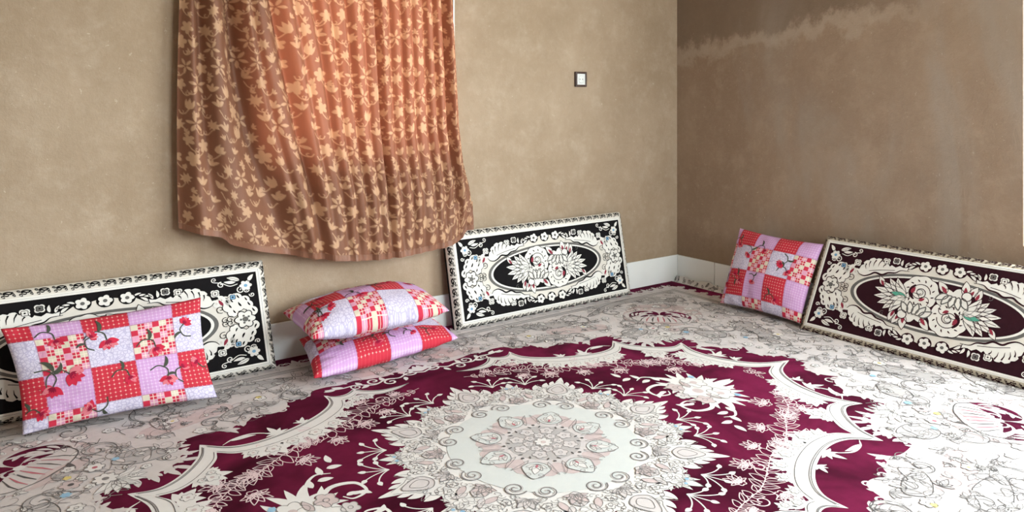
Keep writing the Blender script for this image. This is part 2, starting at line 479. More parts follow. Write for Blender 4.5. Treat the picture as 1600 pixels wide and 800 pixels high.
A.flower((.045, .02), .018, 5, 'rug_cream', 8, line='rug_softline', lw=.0016)
A.sym = [rot2((k + .5) * PI / 4) for k in range(8)]
A.disc((.128, 0), .0055, 'rug_line', 9)
A.leaf((.105, .012), .6, .018, .006, 'rug_line', 9); A.leaf((.105, -.012), -.6, .018, .006, 'rug_line', 9)
A.sym = ONE
A.flower((0, 0), .03, 8, 'rug_ivory', 9, line='rug_softline', ctr='rug_pink')
A.build('medallion', rug, rmap)

# --- sprays of drop-ended tendrils round the medallion
A = Art(); A.sym = ROT16
base = np.array([.475, .128]); ax = .30
for k, (da, L, bd) in enumerate([(-.85, .085, -.9), (-.38, .095, -.55), (.05, .075, .1), (.48, .10, .6), (.95, .09, 1.0)]):
    a0 = ax + da * .75; p = base.copy(); pts = [p]
    for i in range(8):
        p = p + np.array([math.cos(a0), math.sin(a0)]) * L / 8; a0 += bd / 8 * 1.1; pts.append(p)
    A.stroke(pts, .0042, 'rug_ivory', 3)
    A.leaf(pts[-2], a0, .026, .016, 'rug_ivory', 3.4, bd * .4)
A.build_each('tendril_spray', rug, rmap)

# --- scalloped ribbon
OUT = [[(.105, .704), (.16, .698), (.22, .702), (.27, .728), (.305, .772)], [(.305, .772), (.345, .742), (.385, .742), (.42, .775)],
       [(.42, .775), (.43, .70), (.49, .635), (.595, .578), (.717, .543), (.811, .555), (.888, .622)],
       [(.888, .622), (.915, .535), (.98, .450), (1.05, .408), (1.122, .424)],
       [(1.122, .424), (1.085, .31), (1.105, .175), (1.18, .06), (1.31, 0)]]
INN = [[(.105, .704), (.165, .676), (.235, .668), (.285, .690), (.315, .715)], [(.315, .715), (.345, .695), (.372, .690)],
       [(.372, .690), (.40, .63), (.46, .575), (.56, .52), (.69, .485), (.80, .492), (.858, .535)],
       [(.858, .535), (.875, .48), (.94, .400), (1.0, .362), (1.056, .362)],
       [(1.056, .362), (1.022, .29), (1.045, .155), (1.11, .045), (1.187, 0)]]
def path(segs, n=8):
    r = []
    for sg in segs: r += cr(sg, n)[:-1]
    return r + [np.array(segs[-1][-1])]
O_, I_ = path(OUT), path(INN)
A = Art(); A.sym = QUAD
for so, si in zip(OUT, INN):
    po, pi = cr(so, 8), cr(si, 8)
    po = np.array(po); pi = np.array(pi)
    ti = np.linspace(0, len(pi) - 1, len(po))
    pi = np.stack([np.interp(ti, range(len(pi)), pi[:, k]) for k in (0, 1)], 1)
    N = len(po)
    A.add(np.vstack([po, pi]), [[i, i+1, N+i+1, N+i] for i in range(N-1)], 'rug_ivory', 3)
    for f in (.16, .24, .84):
        A.stroke((po * (1-f) + pi * f)[1:-1], .0022 if f != .24 else .0035, 'rug_softline' if f == .24 else 'rug_line', 4.5)
# leafy clumps hanging on the inner side
def clump(p, ang, size, sp=1.2, n=7):
    A.tuft(p, ang, size, n, sp, 'rug_ivory', 3.8, w=.44, bend=.6)
    A.flower((p[0] + size*.35*math.cos(ang), p[1] + size*.35*math.sin(ang)), size*.24, 6, 'rug_ivory', 5, line='rug_softline', lw=.0016, ctr='rug_pink')
for p, an, sz in [((1.02, .30), PI*.95, .085), ((1.025, .24), -PI*.9, .10), ((1.04, .18), PI*.93, .085), ((1.065, .13), -PI*.8, .07), ((.70, .49), -PI*.42, .10),
                  ((.64, .505), -PI*.5, .085), ((.57, .525), -PI*.62, .095), ((.76, .49), -PI*.4, .07), ((.50, .55), -PI*.7, .08), ((.44, .59), -PI*.75, .055),
                  ((.935, .405), -PI*.77, .10), ((.955, .385), -PI*.9, .055), ((.91, .43), -PI*.6, .055), ((.335, .70), -PI*.5, .06), ((.29, .685), -PI*.4, .05), ((.39, .66), -PI*.62, .06)]:
    clump(p, an, sz)
# sprigs on its outer side
for p, an, sz in [((1.105, .21), .45, .075), ((.66, .555), PI*.42, .07), ((.57, .59), PI*.62, .05), ((1.13, .15), -.3, .05)]:
    A.tuft(p, an, sz, 5, 1.0, 'rug_ivory', 3.8, w=.3, bend=.9)
A.stroke(cr([(1.10, .36), (1.135, .33), (1.14, .27), (1.11, .22)], 6), .008, 'rug_ivory', 3.8, taper=2)
A.leaf((1.12, .33), -1.2, .08, .02, 'rug_ivory', 3.8, .6)
A.stroke(cr([(.83, .575), (.79, .60), (.73, .605), (.67, .565)], 6), .008, 'rug_ivory', 3.8, taper=2)
A.leaf((.80, .59), 2.9, .08, .02, 'rug_ivory', 3.8, .6)
A.build('scalloped_ribbon', rug, rmap)

# --- scroll vine at the middle of each long side
A = Art(); A.sym = QUAD; A.g = lambda i: i % 2
A.stroke(cr([(0, .775), (.06, .80), (.11, .775), (.16, .79), (.22, .765), (.28, .80), (.34, .80), (.40, .815)], 8), .009, 'rug_ivory', 3)
A.spiral((.03, .785), .030, -1.0, 1.3, 1, .008, 'rug_ivory', 3.2)
A.spiral((.13, .775), .032, .9, 1.3, -1, .008, 'rug_ivory', 3.2)
A.spiral((.20, .77), .030, -.3, 1.2, 1, .008, 'rug_ivory', 3.2)
A.spiral((.30, .80), .022, -.6, 1.2, -1, .006, 'rug_ivory', 3.2)
for p, an, L in [((.0, .79), 1.2, .07), ((.05, .80), 2.2, .05), ((.09, .77), -1.5, .04), ((.17, .78), 1.3, .045), ((.24, .78), -.8, .045), ((.26, .79), 1.0, .04), ((.33, .80), .4, .05), ((.36, .81), -.4, .05), ((0, .80), .5, .06)]:
    A.leaf(p, an, L, L*.45, 'rug_ivory', 3.4, .6)
A.flower((.08, .82), .014, 5, 'rug_garland', 3.4)
A.build_each('scroll_vine', rug, rmap)

# --- outlined garlands
A = Art(); A.sym = QUAD
G = np.array(cr([(.10, .635), (.20, .60), (.32, .575), (.42, .525), (.52, .47), (.60, .455), (.70, .40), (.79, .335), (.88, .285), (.955, .21)], 10))
A.stroke(G, .0026, 'rug_garland', 2.5)
L_ = len(G)
for i in range(3, L_ - 1, 3):
    d_ = G[min(i+1, L_-1)] - G[i-1]; an = math.atan2(d_[1], d_[0])
    f = math.sin(PI * i / L_) ** .7
    for s in (1, -1):
        A.leaf(G[i], an + s * rng.uniform(.5, 1.1), (.045 * f + .022) * rng.uniform(.7, 1.15), .022 * f + .010, None, 1.8, s * .5, line='rug_garland', lw=.0030, vein=rng.random() < .5)
def oflower(p, r, an):
    A.tuft(p, an, r * 1.4, 7, 1.25, None, 1.8, line='rug_garland', lw=.0034, w=.34)
    A.flower(p, r * .45, 6, None, 1.8, line='rug_garland', lw=.0034)
for p, r, an in [((.34, .63), .045, 1.5), ((.40, .47), .045, -2.0), ((.30, .52), .04, -1.6), ((.56, .525), .05, 1.2), ((.52, .41), .04, -1.6), ((.66, .34), .045, -2.2),
                 ((.73, .45), .055, .9), ((.84, .22), .05, -1.8), ((.90, .32), .05, .6), ((.95, .20), .045, -.3), ((.20, .63), .03, 1.2), ((.60, .44), .05, .3), ((.80, .33), .05, -.2)]:
    oflower(p, r, an)
for p, r, an, d in [((.24, .60), .03, 2.2, -1), ((.46, .50), .035, -1.4, -1), ((.66, .42), .035, -1.2, 1), ((.80, .32), .035, -1.6, 1), ((.86, .29), .035, 1.6, -1), ((.90, .25), .03, -1.0, 1), ((.62, .45), .03, 1.8, 1)]:
    A.spiral(p, r, an, 1.25, d, .0042, 'rug_garland', 2)
# little loose sprig near each end
A.sym = HALF; A.g = lambda i: i * 2
for s in (1, -1):
    for k in range(5): A.leaf((1.10 - .01*k, s*(-.035 + .018*k)), PI + (k - 2)*.5, .03, .012, None, 1.8, .3, line='rug_garland', lw=.0024)
A.spiral((1.10, .03), .018, 2.5, 1.2, 1, .003, 'rug_garland', 2); A.spiral((1.10, -.03), .018, -2.5, 1.2, -1, .003, 'rug_garland', 2)
A.build_each('outlined_garland', rug, rmap)

# --- two full cream bouquets on the long axis
A = Art(); A.sym = QUAD; A.g = lambda i: i // 2; A.pre = lambda P: (P - [.70, 0]) * [1.12, 1.30] + [.735, 0]
for p, an, sz, n in [((.74, .03), .5, .12, 7), ((.72, .05), 1.5, .12, 7), ((.69, .04), 2.4, .10, 6), ((.76, .0), .05, .12, 5)]:
    A.tuft(p, an, sz, n, 1.0, 'rug_ivory', 2.5, w=.24, bend=1.1)
A.stroke(cr([(.68, .05), (.63, .10), (.57, .09), (.56, .045), (.60, .03), (.62, .05)], 7), .016, 'rug_ivory', 2.6, taper=1)
A.stroke(cr([(.70, .06), (.68, .13), (.64, .17), (.60, .16)], 7), .014, 'rug_ivory', 2.6, taper=1)
for k in range(5): A.leaf((.665 - .022*k, .12 + .022*k), 2.2 + (.9 if k % 2 else -.7), .042, .018, 'rug_ivory', 2.6, .4)
for k in range(4): A.leaf((.61 - .012*k, .05), 2.9 + k*.3, .03, .014, 'rug_ivory', 2.6, .4)
A.fill(cr([(.63, 0), (.65, .035), (.68, .05), (.73, .05), (.765, .03), (.775, 0), (.775, -.001), (.63, -.001)], 5), 'rug_ivory', 2.8)
A.sym = HALF; A.g = lambda i: i
A.flower((.70, 0), .062, 6, 'rug_ivory', 4.5, line='rug_softline', lw=.002, ctr='rug_pink')
for s in (1, -1):
    A.flower((.745, s*.05), .042, 6, 'rug_ivory', 5, line='rug_softline', lw=.0018, ctr='rug_pink'); A.flower((.66, s*.055), .03, 5, 'rug_pink', 5, line='rug_softline', lw=.0018)
    A.flower((.78, s*.085), .011, 5, 'rug_blue', 5); A.leaf((.70, s*.03), s*1.2, .05, .02, 'rug_pink', 5.5, s*.4, line='rug_softline', lw=.0016)
A.flower((.625, 0), .024, 5, 'rug_cream', 5, line='rug_softline', lw=.0018)
A.build_each('cream_bouquet', rug, rmap)

# --- border: fringes of leaves and curls reaching into the maroon
A = Art(); A.sym = QUAD
for i in range(len(CONT) - 1):
    p, q = np.array(CONT[i]), np.array(CONT[i+1]); L = np.linalg.norm(q - p)
    d_ = (q - p) / L; nn = np.array([d_[1], -d_[0]])          # points towards the centre
    for k in range(max(1, int(L / .022))):
        star = .90 < p[0] < 1.16 and p[1] > .44
        if not star and rng.random() > .34: continue
        m = p + d_ * L * (k + .5) / max(1, int(L / .022))
        an = math.atan2(nn[1], nn[0]) + rng.uniform(-.5, .5)
        sz = rng.uniform(.022, .042)
        A.leaf(m - nn * .012, an, sz, sz * .5, 'rug_cream', 2, rng.uniform(-.8, .8), n=5)
for p, an, L, bd in [((.80, .70), -2.3, .075, .5), ((1.17, .36), -2.4, .07, -.5), ((.985, .52), -2.45, .085, .2), ((1.01, .51), -2.2, .07, .3), ((.96, .55), -2.75, .07, -.3), ((.955, .59), -2.9, .06, -.3), ((1.05, .50), -1.9, .06, .3), ((1.09, .495), -1.7, .05, .3)]:
    A.leaf(p, an, L, .02, 'rug_cream', 2.4, bd)
for p, r, an, d in [((.75, .70), .026, -2.6, -1), ((1.23, .245), .026, -2.4, 1), ((.66, .73), .016, -1.2, 1), ((.60, .735), .016, -1.6, -1), ((1.275, .17), .016, -2.6, 1), ((1.30, .09), .016, 2.6, -1), ((.52, .80), .016, -1.4, 1)]:
    A.spiral(p, r, an, 1.1, d, .008, 'rug_cream', 2.6, taper=1)
tag(A.build('leaf_fringe', rug, rmap), kind='stuff')

# --- border ground: soft tinted clouds, grey scrolls, fine drawing
A = Art(); A.sym = QUAD
A.fill(cr([(1.16, .80), (1.22, .66), (1.36, .60), (1.50, .62), (1.60, .74), (1.56, .90), (1.42, .98), (1.26, .93)], 6, True), 'rug_pink', 1)
A.fill(cr([(0, 1.02), (.16, 1.0), (.30, .93), (.36, .88), (.24, .865), (.10, .865), (0, .90)], 6), 'rug_pink', 1)
A.fill(cr([(.72, .86), (.85, .80), (1.0, .78), (1.02, .84), (.88, .90), (.76, .93)], 6, True), 'rug_pink', 1)
greys = [[(.45, 1.02), (.58, .96), (.70, .98), (.80, .92), (.95, .93), (.86, 1.0), (.72, 1.04), (.58, 1.06)],
         [(1.42, .22), (1.50, .30), (1.48, .40), (1.56, .50), (1.64, .44), (1.60, .32), (1.54, .20)],
         [(1.05, .98), (1.20, 1.0), (1.36, 1.05), (1.5, 1.02), (1.62, .92), (1.68, .98), (1.55, 1.09), (1.30, 1.09)],
         [(1.70, .80), (1.64, .66), (1.70, .52), (1.78, .50), (1.80, .66), (1.76, .82)],
         [(.10, 1.06), (.24, 1.04), (.36, .99), (.40, 1.03), (.30, 1.08), (.16, 1.10)],
         [(1.74, .12), (1.70, .22), (1.76, .32), (1.82, .24), (1.82, .12)],
         [(.98, .62), (1.06, .60), (1.13, .64), (1.10, .70), (1.02, .70)],
         [(1.28, .42), (1.34, .36), (1.40, .40), (1.36, .48), (1.30, .50)],
         [(.62, .82), (.70, .78), (.78, .79), (.74, .84), (.66, .87)]]
for g in greys:
    c_ = cr(g, 6, True); A.fill(c_, 'rug_grey', 1.6); A.stroke(c_, .0026, 'rug_line', 3, closed=True)
    m = np.mean(g, 0)
    for k in range(0, len(c_), 5):
        d_ = m - c_[k]; A.leaf(c_[k] + d_*.08, math.atan2(d_[1], d_[0]) + .5, .045, .018, 'rug_cream' if k % 2 else None, 2.4, .7, line='rug_softline', lw=.0018)
# sweeping acanthus scrolls with dark outlines
for p, r, an, tr, d in [((.30, .96), .075, .2, 1.2, 1), ((.52, .90), .060, -.4, 1.2, -1), ((.98, .90), .085, .3, 1.2, 1), ((1.10, .76), .055, 1.8, 1.2, -1), ((1.52, .98), .070, -.3, 1.3, -1), ((1.72, .95), .060, -1.6, 1.3, -1),
                        ((1.66, .62), .070, -1.4, 1.2, 1), ((1.50, .42), .060, -2.2, 1.2, -1), ((1.44, .12), .065, -.6, 1.3, 1), ((1.66, .20), .065, -1.7, 1.2, 1), ((1.28, .55), .050, .8, 1.2, -1), ((.12, .98), .055, 2.6, 1.2, 1),
                        ((.72, 1.02), .050, -2.6, 1.2, 1), ((1.80, .40), .05, 1.6, 1.2, 1), ((1.22, 1.02), .055, 3.0, 1.2, 1), ((.78, .80), .04, .9, 1.1, -1)]:
    A.spiral(p, r, an, tr, d, .018, 'rug_grey', 2.2, taper=1); A.spiral(p, r * 1.10, an, tr, d, .0026, 'rug_line', 3.2); A.spiral(p, r * .86, an, tr, d, .0020, 'rug_softline', 3.2)
    for k in range(5):
        a0 = an + PI + (k - 2) * .45; A.leaf(p, a0, r * (1.1 - .12 * abs(k - 2)), r * .26, 'rug_ivory' if k % 2 else 'rug_cream', 3, d * .7, line='rug_softline', lw=.0018)
# corner shell
sc = np.array([1.36, .775]); sa = math.atan2(.74, .67)
def sp(x, y): return sc + rot2(sa) @ np.array([x, y])
A.fill(cr([sp(-.13, -.10), sp(-.06, -.17), sp(.03, -.17), sp(.09, -.08), sp(.10, 0), sp(.09, .08), sp(.03, .17), sp(-.06, .17), sp(-.13, .10), sp(-.10, 0)], 6, True), 'rug_cream', 3)
for s in (1, -1):
    A.fill(cr([sp(.008, s*.004), sp(.065, s*.012), sp(.085, s*.055), sp(.07, s*.11), sp(.02, s*.15), sp(-.045, s*.15), sp(-.01, s*.115), sp(.015, s*.085), sp(.02, s*.045)], 5, True), 'rug_maroon', 4)
    A.fill(cr([sp(-.005, s*.01), sp(.012, s*.035), sp(.005, s*.075), sp(-.03, s*.10), sp(-.015, s*.06)], 5, True), 'rug_maroon', 4)
    A.leaf(sp(.04, s*.06), sa + s*2.2, .07, .02, 'rug_cream', 5, s*.6); A.leaf(sp(.05, s*.03), sa + s*1.2, .05, .014, 'rug_cream', 5, s*.6)
    for k in range(4): A.stroke([sp(-.02, s*(.012 + .02*k)), sp(-.07, s*(.015 + .027*k)), sp(-.11, s*(.014 + .03*k))], .009 - .001*k, 'rug_line' if k % 2 else 'rug_rose', 4, taper=2)
    A.stroke(cr([sp(-.02, s*.15), sp(-.09, s*.13), sp(-.125, s*.06), sp(-.13, 0)], 6), .004, 'rug_line', 4.5)
    for k in range(9):
        a_ = s * (.15 + k * .19); A.leaf(sp(.0 + .115*math.cos(a_), .185*math.sin(a_)), sa + a_, .026, .014, 'rug_ivory', 4)
for s in (1, -1):
    for k in range(5): A.leaf(sp(.078 - .012*k, s*(.03 + .026*k)), sa + s*(2.0 + .22*k), .055, .013, 'rug_cream', 5.2, s*.7)
    A.spiral(sp(.01, s*.03), .026, sa + s*1.3, 1.1, s, .008, 'rug_cream', 5.4)
A.disc(sp(-.005, 0), .016, 'rug_ivory', 5)
# flower cluster between shell and field
for k in range(9): A.leaf(sp(-.33, 0), sa + PI + (k - 4)*.36, .085, .024, 'rug_ivory', 3.2, (k-4)*.06, line='rug_softline', lw=.0016)
A.flower(sp(-.30, 0), .035, 8, 'rug_ivory', 4.6, line='rug_softline', ctr='rug_softline')
A.flower(sp(-.22, .05), .028, 6, 'rug_ivory', 4.6, line='rug_softline', ctr='rug_rose'); A.flower(sp(-.23, -.05), .03, 6, 'rug_pink', 4.6, line='rug_softline', ctr='rug_line')
A.flower(sp(-.26, -.10), .015, 6, 'rug_blue', 4.6); A.flower(sp(-.19, -.02), .012, 5, 'rug_yellow', 4.6)
A.flower(sp(-.24, .11), .012, 5, 'rug_blue', 4.6); A.leaf(sp(-.17, .03), sa+.4, .06, .02, 'rug_line', 3.5, .3)
A.flower((1.42, .30), .013, 6, 'rug_blue', 4); A.flower((.62, .90), .012, 6, 'rug_yellow', 4); A.flower((1.58, .24), .028, 5, 'rug_ivory', 4, line='rug_softline', ctr='rug_yellow')
A.flower((.92, .86), .022, 5, 'rug_ivory', 4, line='rug_softline', ctr='rug_yellow')
A.build_each('border_scrolls', rug, rmap)

# fine line drawing scattered over the cream border
A = Art(); A.sym = QUAD
pts = []
tries = 0
while len(pts) < 260 and tries < 9000:
    tries += 1
    p = np.array([rng.uniform(.01, RX - .20), rng.uniform(.01, RY - .20)])
    if inside(CONTOUR * 1.035, p)[0]: continue
    if min([np.linalg.norm(p - q) for q in pts] or [9]) < .052: continue
    if abs(np.linalg.norm((p - sc))) < .15: continue
    pts.append(p)
for i, p in enumerate(pts):
    k = rng.random(); an = rng.uniform(0, 2*PI); ln = 'rug_line' if rng.random() < .38 else 'rug_softline'
    d = rng.choice((1, -1)); lw = rng.uniform(.0015, .0028)
    if k < .34:
        e = A.spiral(p, rng.uniform(.018, .045), an, rng.uniform(.7, 1.5), d, lw, ln, 4, taper=1)
        for j in range(3): A.leaf(p, an + PI + (j - 1)*.7, rng.uniform(.025, .05), .014, 'rug_ivory' if j == 1 else None, 3.2, d*.5, line=ln, lw=lw*.8)
    elif k < .62:
        x = p + rng.uniform(.06, .12) * np.array([math.cos(an), math.sin(an)])
        m1 = p + .35*(x - p) + .03*d*np.array([-math.sin(an), math.cos(an)]); m2 = p + .7*(x - p) - .025*d*np.array([-math.sin(an), math.cos(an)])
        c_ = cr([p, m1, m2, x], 6); A.stroke(c_, lw, ln, 4)
        for j in (5, 9, 13): A.leaf(c_[j], an + rng.choice((1, -1))*.9, .03, .012, None, 3.2, .5, line=ln, lw=lw*.8)
    elif k < .84:
        A.tuft(p, an, rng.uniform(.035, .06), 5, 1.0, rng.choice(['rug_ivory', 'rug_cream', 'rug_grey']), 3, line=ln, lw=lw*.8, w=.36)
    else:
        A.flower(p, rng.uniform(.014, .026), rng.choice((5, 6)), 'rug_ivory', 3.6, line=ln, lw=lw*.8)
tag(A.build('fine_scrollwork', rug, rmap), kind='stuff')

# --- outer frame: maroon edge, pale lace, thin guard lines
A = Art(); A.sym = ONE
def frame(i0, i1, mat, layer):
    for x0, x1, y0, y1 in [(-RX+i0, RX-i0, RY-i1, RY-i0), (-RX+i0, RX-i0, -RY+i0, -RY+i1), (-RX+i0, -RX+i1, -RY+i1, RY-i1), (RX-i1, RX-i0, -RY+i1, RY-i1)]:
        A.fill([(x0, y0), (x1, y0), (x1, y1), (x0, y1)], mat, layer)
frame(.004, .095, 'rug_maroon', 1)
frame(.148, .154, 'rug_softline', 1.5); frame(.158, .172, 'rug_grey', 1.2); frame(.176, .180, 'rug_softline', 1.5)
def lace(L, fx):
    n = int(2 * L / .085)
    for i in range(n):
        s = -L + (i + .5) * 2 * L / n
        c_ = fx(s, .10); n_ = fx(s, .04) - c_; an = math.atan2(n_[1], n_[0])
        A.tuft(c_ - n_*.1, an, .062, 5, 1.1, 'rug_cream', 2.4, w=.4)
        A.spiral(fx(s + .022, .085), .014, an + .6, 1.1, -1, .005, 'rug_cream', 3)
        A.spiral(fx(s - .022, .085), .014, an - .6, 1.1, 1, .005, 'rug_cream', 3)
        A.leaf(fx(s, .112), an + PI, .025, .012, None, 2.4, .3, line='rug_softline', lw=.0016)
    
lace(RX - .1, lambda s, d: np.array([s, RY - d])); lace(RX - .1, lambda s, d: np.array([s, -RY + d]))
lace(RY - .1, lambda s, d: np.array([RX - d, s])); lace(RY - .1, lambda s, d: np.array([-RX + d, s]))
tag(A.build('outer_frame', rug, rmap), kind='stuff')

# --- curled strip added to stand in for the rug's reflection in the right-hand tiles
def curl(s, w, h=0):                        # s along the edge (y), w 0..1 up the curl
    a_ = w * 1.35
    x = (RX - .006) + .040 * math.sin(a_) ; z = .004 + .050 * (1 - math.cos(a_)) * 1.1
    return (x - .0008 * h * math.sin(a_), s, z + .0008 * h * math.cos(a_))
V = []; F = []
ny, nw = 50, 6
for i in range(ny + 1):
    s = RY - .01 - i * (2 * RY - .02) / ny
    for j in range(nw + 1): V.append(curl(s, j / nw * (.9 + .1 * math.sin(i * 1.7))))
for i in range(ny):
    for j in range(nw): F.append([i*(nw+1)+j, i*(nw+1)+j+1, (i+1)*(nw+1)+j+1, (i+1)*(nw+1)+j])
refl = mesh_obj('rug_reflection_strip', V, F, MATS['rug_ivory'], rug, smooth=True)
m = refl.modifiers.new('thick', 'SOLIDIFY'); m.thickness = .003; m.offset = 1
A2 = Art()  # scrolls drawn on the strip as the mirrored border ornament
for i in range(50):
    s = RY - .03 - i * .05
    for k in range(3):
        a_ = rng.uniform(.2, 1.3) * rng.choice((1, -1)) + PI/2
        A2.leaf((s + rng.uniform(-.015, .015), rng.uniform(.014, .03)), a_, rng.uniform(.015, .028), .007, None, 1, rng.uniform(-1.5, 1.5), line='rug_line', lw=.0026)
tag(A2.build('reflection_scrolls', rug, lambda u, v, h: curl(u, min(.92, v / .052), 1.2 + .02*h)), kind='stuff')

# ------------------------------------------------------------------ backrest cushions
fabric('vel_black', (.010, .009, .010), .2, rough=.9, spec=.1)
fabric('vel_wine', (.030, .008, .013), .25, rough=.9, spec=.1)
fabric('vel_cream', (.72, .685, .63), .07)
fabric('vel_white', (.80, .785, .75), .06)
fabric('vel_grey', (.14, .135, .13), .2)
fabric('vel_sand', (.52, .46, .36), .15)
fabric('vel_red', (.28, .035, .06), .1)
fabric('vel_blue', (.20, .38, .58), .1)
fabric('vel_green', (.10, .38, .28), .1)

BL_, BH_ = 1.10, .45                         # drawing size in metres
def backrest(O, eu, ev, label, field, accents, D=.075, m=.018, sidecol='vel_cream'):
    """O front bottom-left corner, eu/ev the front's edges; the front is flat, rims are rounded"""
    O, eu, ev = Vector(O), Vector(eu), Vector(ev)
    nrm = eu.cross(ev).normalized()
    base = O + eu * .5
    root = empty('backrest_cushion', (base.x, base.y, RT + .001))
    tag(root, label, 'cushion', 'carpet backrest cushions along the walls')
    org = root.location.copy()
    u1, v1 = eu.normalized(), ev.normalized()
    Lu, Lv = eu.length, ev.length
    PO = np.array([0, .012, .022, .029, .031, .031, .029, .020, 0]); PD = np.array([0, .003, .011, .023, .034, .046, .056, .060, .060]); PW = np.linspace(0, 1, 9)
    def rim(e, s, w):                        # e edge 0 bottom 1 right 2 top 3 left, s 0..1 along, w 0..1 front to back
        o = float(np.interp(w, PW, PO)); d = float(np.interp(w, PW, PD))
        x, y = [(s, 0), (1, s), (1 - s, 1), (0, 1 - s)][e]
        fx = 2 * x - 1; fy = 2 * y - 1
        px = x * Lu + (o * fx); py = y * Lv + (o * fy)
        return (O + u1 * px + v1 * py - nrm * d) - org
    # body
    NS = [12, 6, 12, 6]; NW = 16
    V = []; F = []; ringn = sum(NS)
    for w in range(NW + 1):
        for e in range(4):
            for i in range(NS[e]): V.append(rim(e, i / NS[e], w / NW))
    for w in range(NW):
        for i in range(ringn):
            j = (i + 1) % ringn
            F.append([w*ringn+i, w*ringn+j, (w+1)*ringn+j, (w+1)*ringn+i])
    F.append(list(range(ringn))[::-1]); F.append([NW*ringn+i for i in range(ringn)])
    body = mesh_obj('cushion_body', V, F, MATS[field], root)
    for p in body.data.polygons: p.use_smooth = len(p.vertices) == 4
    fm = lambda x, y, h: (O + u1 * (x / BL_ * Lu) + v1 * (y / BH_ * Lv) + nrm * (.0006 + .0005 * h)) - org
    # rim bands: pale strip with dark scrolls
    A = Art()
    for e, Ln in ((0, Lu), (1, Lv), (2, Lu), (3, Lv)):
        n = 22 if e in (0, 2) else 9
        for i in range(n):
            s0, s1 = i / n, (i + 1) / n
            for k in range(4):
                w0, w1 = .04 + k * .115, .04 + (k + 1) * .115
                A.V += [(e + s0 * .999, w0, 1), (e + s1 * .999, w0, 1), (e + s1 * .999, w1, 1), (e + s0 * .999, w1, 1)]
                b = len(A.V) - 4; A.F.append([b, b+1, b+2, b+3]); A.M.append(A.mi(sidecol))
            c_ = e + (s0 + s1) / 2 * .998; hs = .32 / n
            def arc(c0, r, a0, a1, wdt, q=8):
                P = [(c0[0] + r * hs * math.cos(a0 + (a1 - a0) * k / q), c0[1] + r * .12 * math.sin(a0 + (a1 - a0) * k / q)) for k in range(q + 1)]
                for k in range(q):
                    (x0, y0), (x1, y1) = P[k], P[k+1]
                    ww = wdt * (1 - .6 * k / q)
                    A.V += [(x0, y0 - ww, 2.5), (x1, y1 - ww, 2.5), (x1, y1 + ww, 2.5), (x0, y0 + ww, 2.5)]
                    b = len(A.V) - 4; A.F.append([b, b+1, b+2, b+3]); A.M.append(A.mi(field))
            arc((c_, .20), 1.0, PI * 1.1, PI * -.15, .040); arc((c_ + hs * .45, .20), .42, PI * .95, -PI * .9, .036)
            arc((c_ - hs * .75, .15), .26, 0, 2 * PI, .025, 8); arc((c_ - hs * .1, .31), .8, PI * 1.05, 1.9 * PI, .03)
            arc((c_ + hs * 1.25, .29), .3, 0, 2 * PI, .03, 8); arc((c_ + hs * 1.2, .13), .3, 0, 2 * PI, .022, 8)
    def rmap2(x, y, h):
        e = min(3, int(x)); p = rim(e, min(1, max(0, x - e)), y); q = rim(e, min(1, max(0, x - e)), .5)
        outv = (v1 * -1, u1, v1, u1 * -1)[e]
        w_a, w_b = max(0, y - .05), min(1, y + .05)
        do = float(np.interp(w_b, PW, PO) - np.interp(w_a, PW, PO)); dd = float(np.interp(w_b, PW, PD) - np.interp(w_a, PW, PD))
        nn = (outv * dd + nrm * do).normalized()
        return p + nn * (.0008 + .0005 * h)
    A.build('rim_band', root, rmap2, False)
    # front drawing
    A = Art(); cx, cy = BL_ / 2, BH_ / 2
    A.off = np.array([cx, cy])
    a_ = lambda x, y: ((x - .5) * BL_, (y - .5) * BH_)
    ln = field
    for w, mt, la in ((.0, 'vel_white', 1),):
        for x0, x1, y0, y1 in [(-.55, .55, -.225, -.216), (-.55, .55, .216, .225), (-.55, -.541, -.216, .216), (.541, .55, -.216, .216)]:
            A.fill([(x0, y0), (x1, y0), (x1, y1), (x0, y1)], mt, la)
    car = [a_(*p) for p in [(.5, .915), (.455, .89), (.41, .875), (.385, .83), (.35, .835), (.31, .80), (.285, .825), (.245, .875), (.19, .80), (.17, .73), (.125, .765), (.085, .715), (.07, .66), (.045, .60), (.05, .5)]]
    h = [np.array(p) for p in car]
    poly = h + [p * [1, -1] for p in h[::-1][1:]] + [p * [-1, -1] for p in h[1:]] + [p * [-1, 1] for p in h[::-1][1:-1]]
    A.fill(cr(poly, 2, True), 'vel_cream', 1)
    el = lambda ra, rb, n=72: [(ra * BL_ * math.copysign(abs(math.cos(t)) ** .98, math.cos(t)), rb * BH_ * math.sin(t)) for t in np.linspace(0, 2*PI, n, endpoint=False)]
    A.fill(el(.342, .295), 'vel_grey', 2); A.fill(el(.327, .268), 'vel_white', 3); A.fill(el(.316, .250), field, 4)
    # acanthus clumps, four-fold
    A.sym = QUAD
    def clumpleaf(p, an, L, W, bd, vn=3):
        x, y = a_(*p)
        A.leaf((x, y), an, L, W, 'vel_white', 3, bd, line=ln, lw=.0035, n=8)
    lo_ = [a_(*p) for p in [(.165, .715), (.178, .682), (.20, .672), (.222, .695), (.242, .728), (.272, .718), (.295, .75), (.325, .765), (.345, .80), (.378, .805)]]
    up_ = [a_(*p) for p in [(.372, .845), (.35, .835), (.335, .85), (.32, .825), (.302, .845), (.296, .825), (.282, .866), (.268, .872), (.264, .862), (.255, .893), (.238, .892), (.234, .88), (.222, .892), (.206, .872),
                            (.204, .856), (.192, .848), (.182, .815), (.186, .80), (.176, .785), (.172, .75)]]
    ring_ = cr(lo_, 4)[:-1] + cr(up_, 2)
    A.fill(ring_, 'vel_white', 3.2); A.stroke(ring_, .003, ln, 4, closed=True)
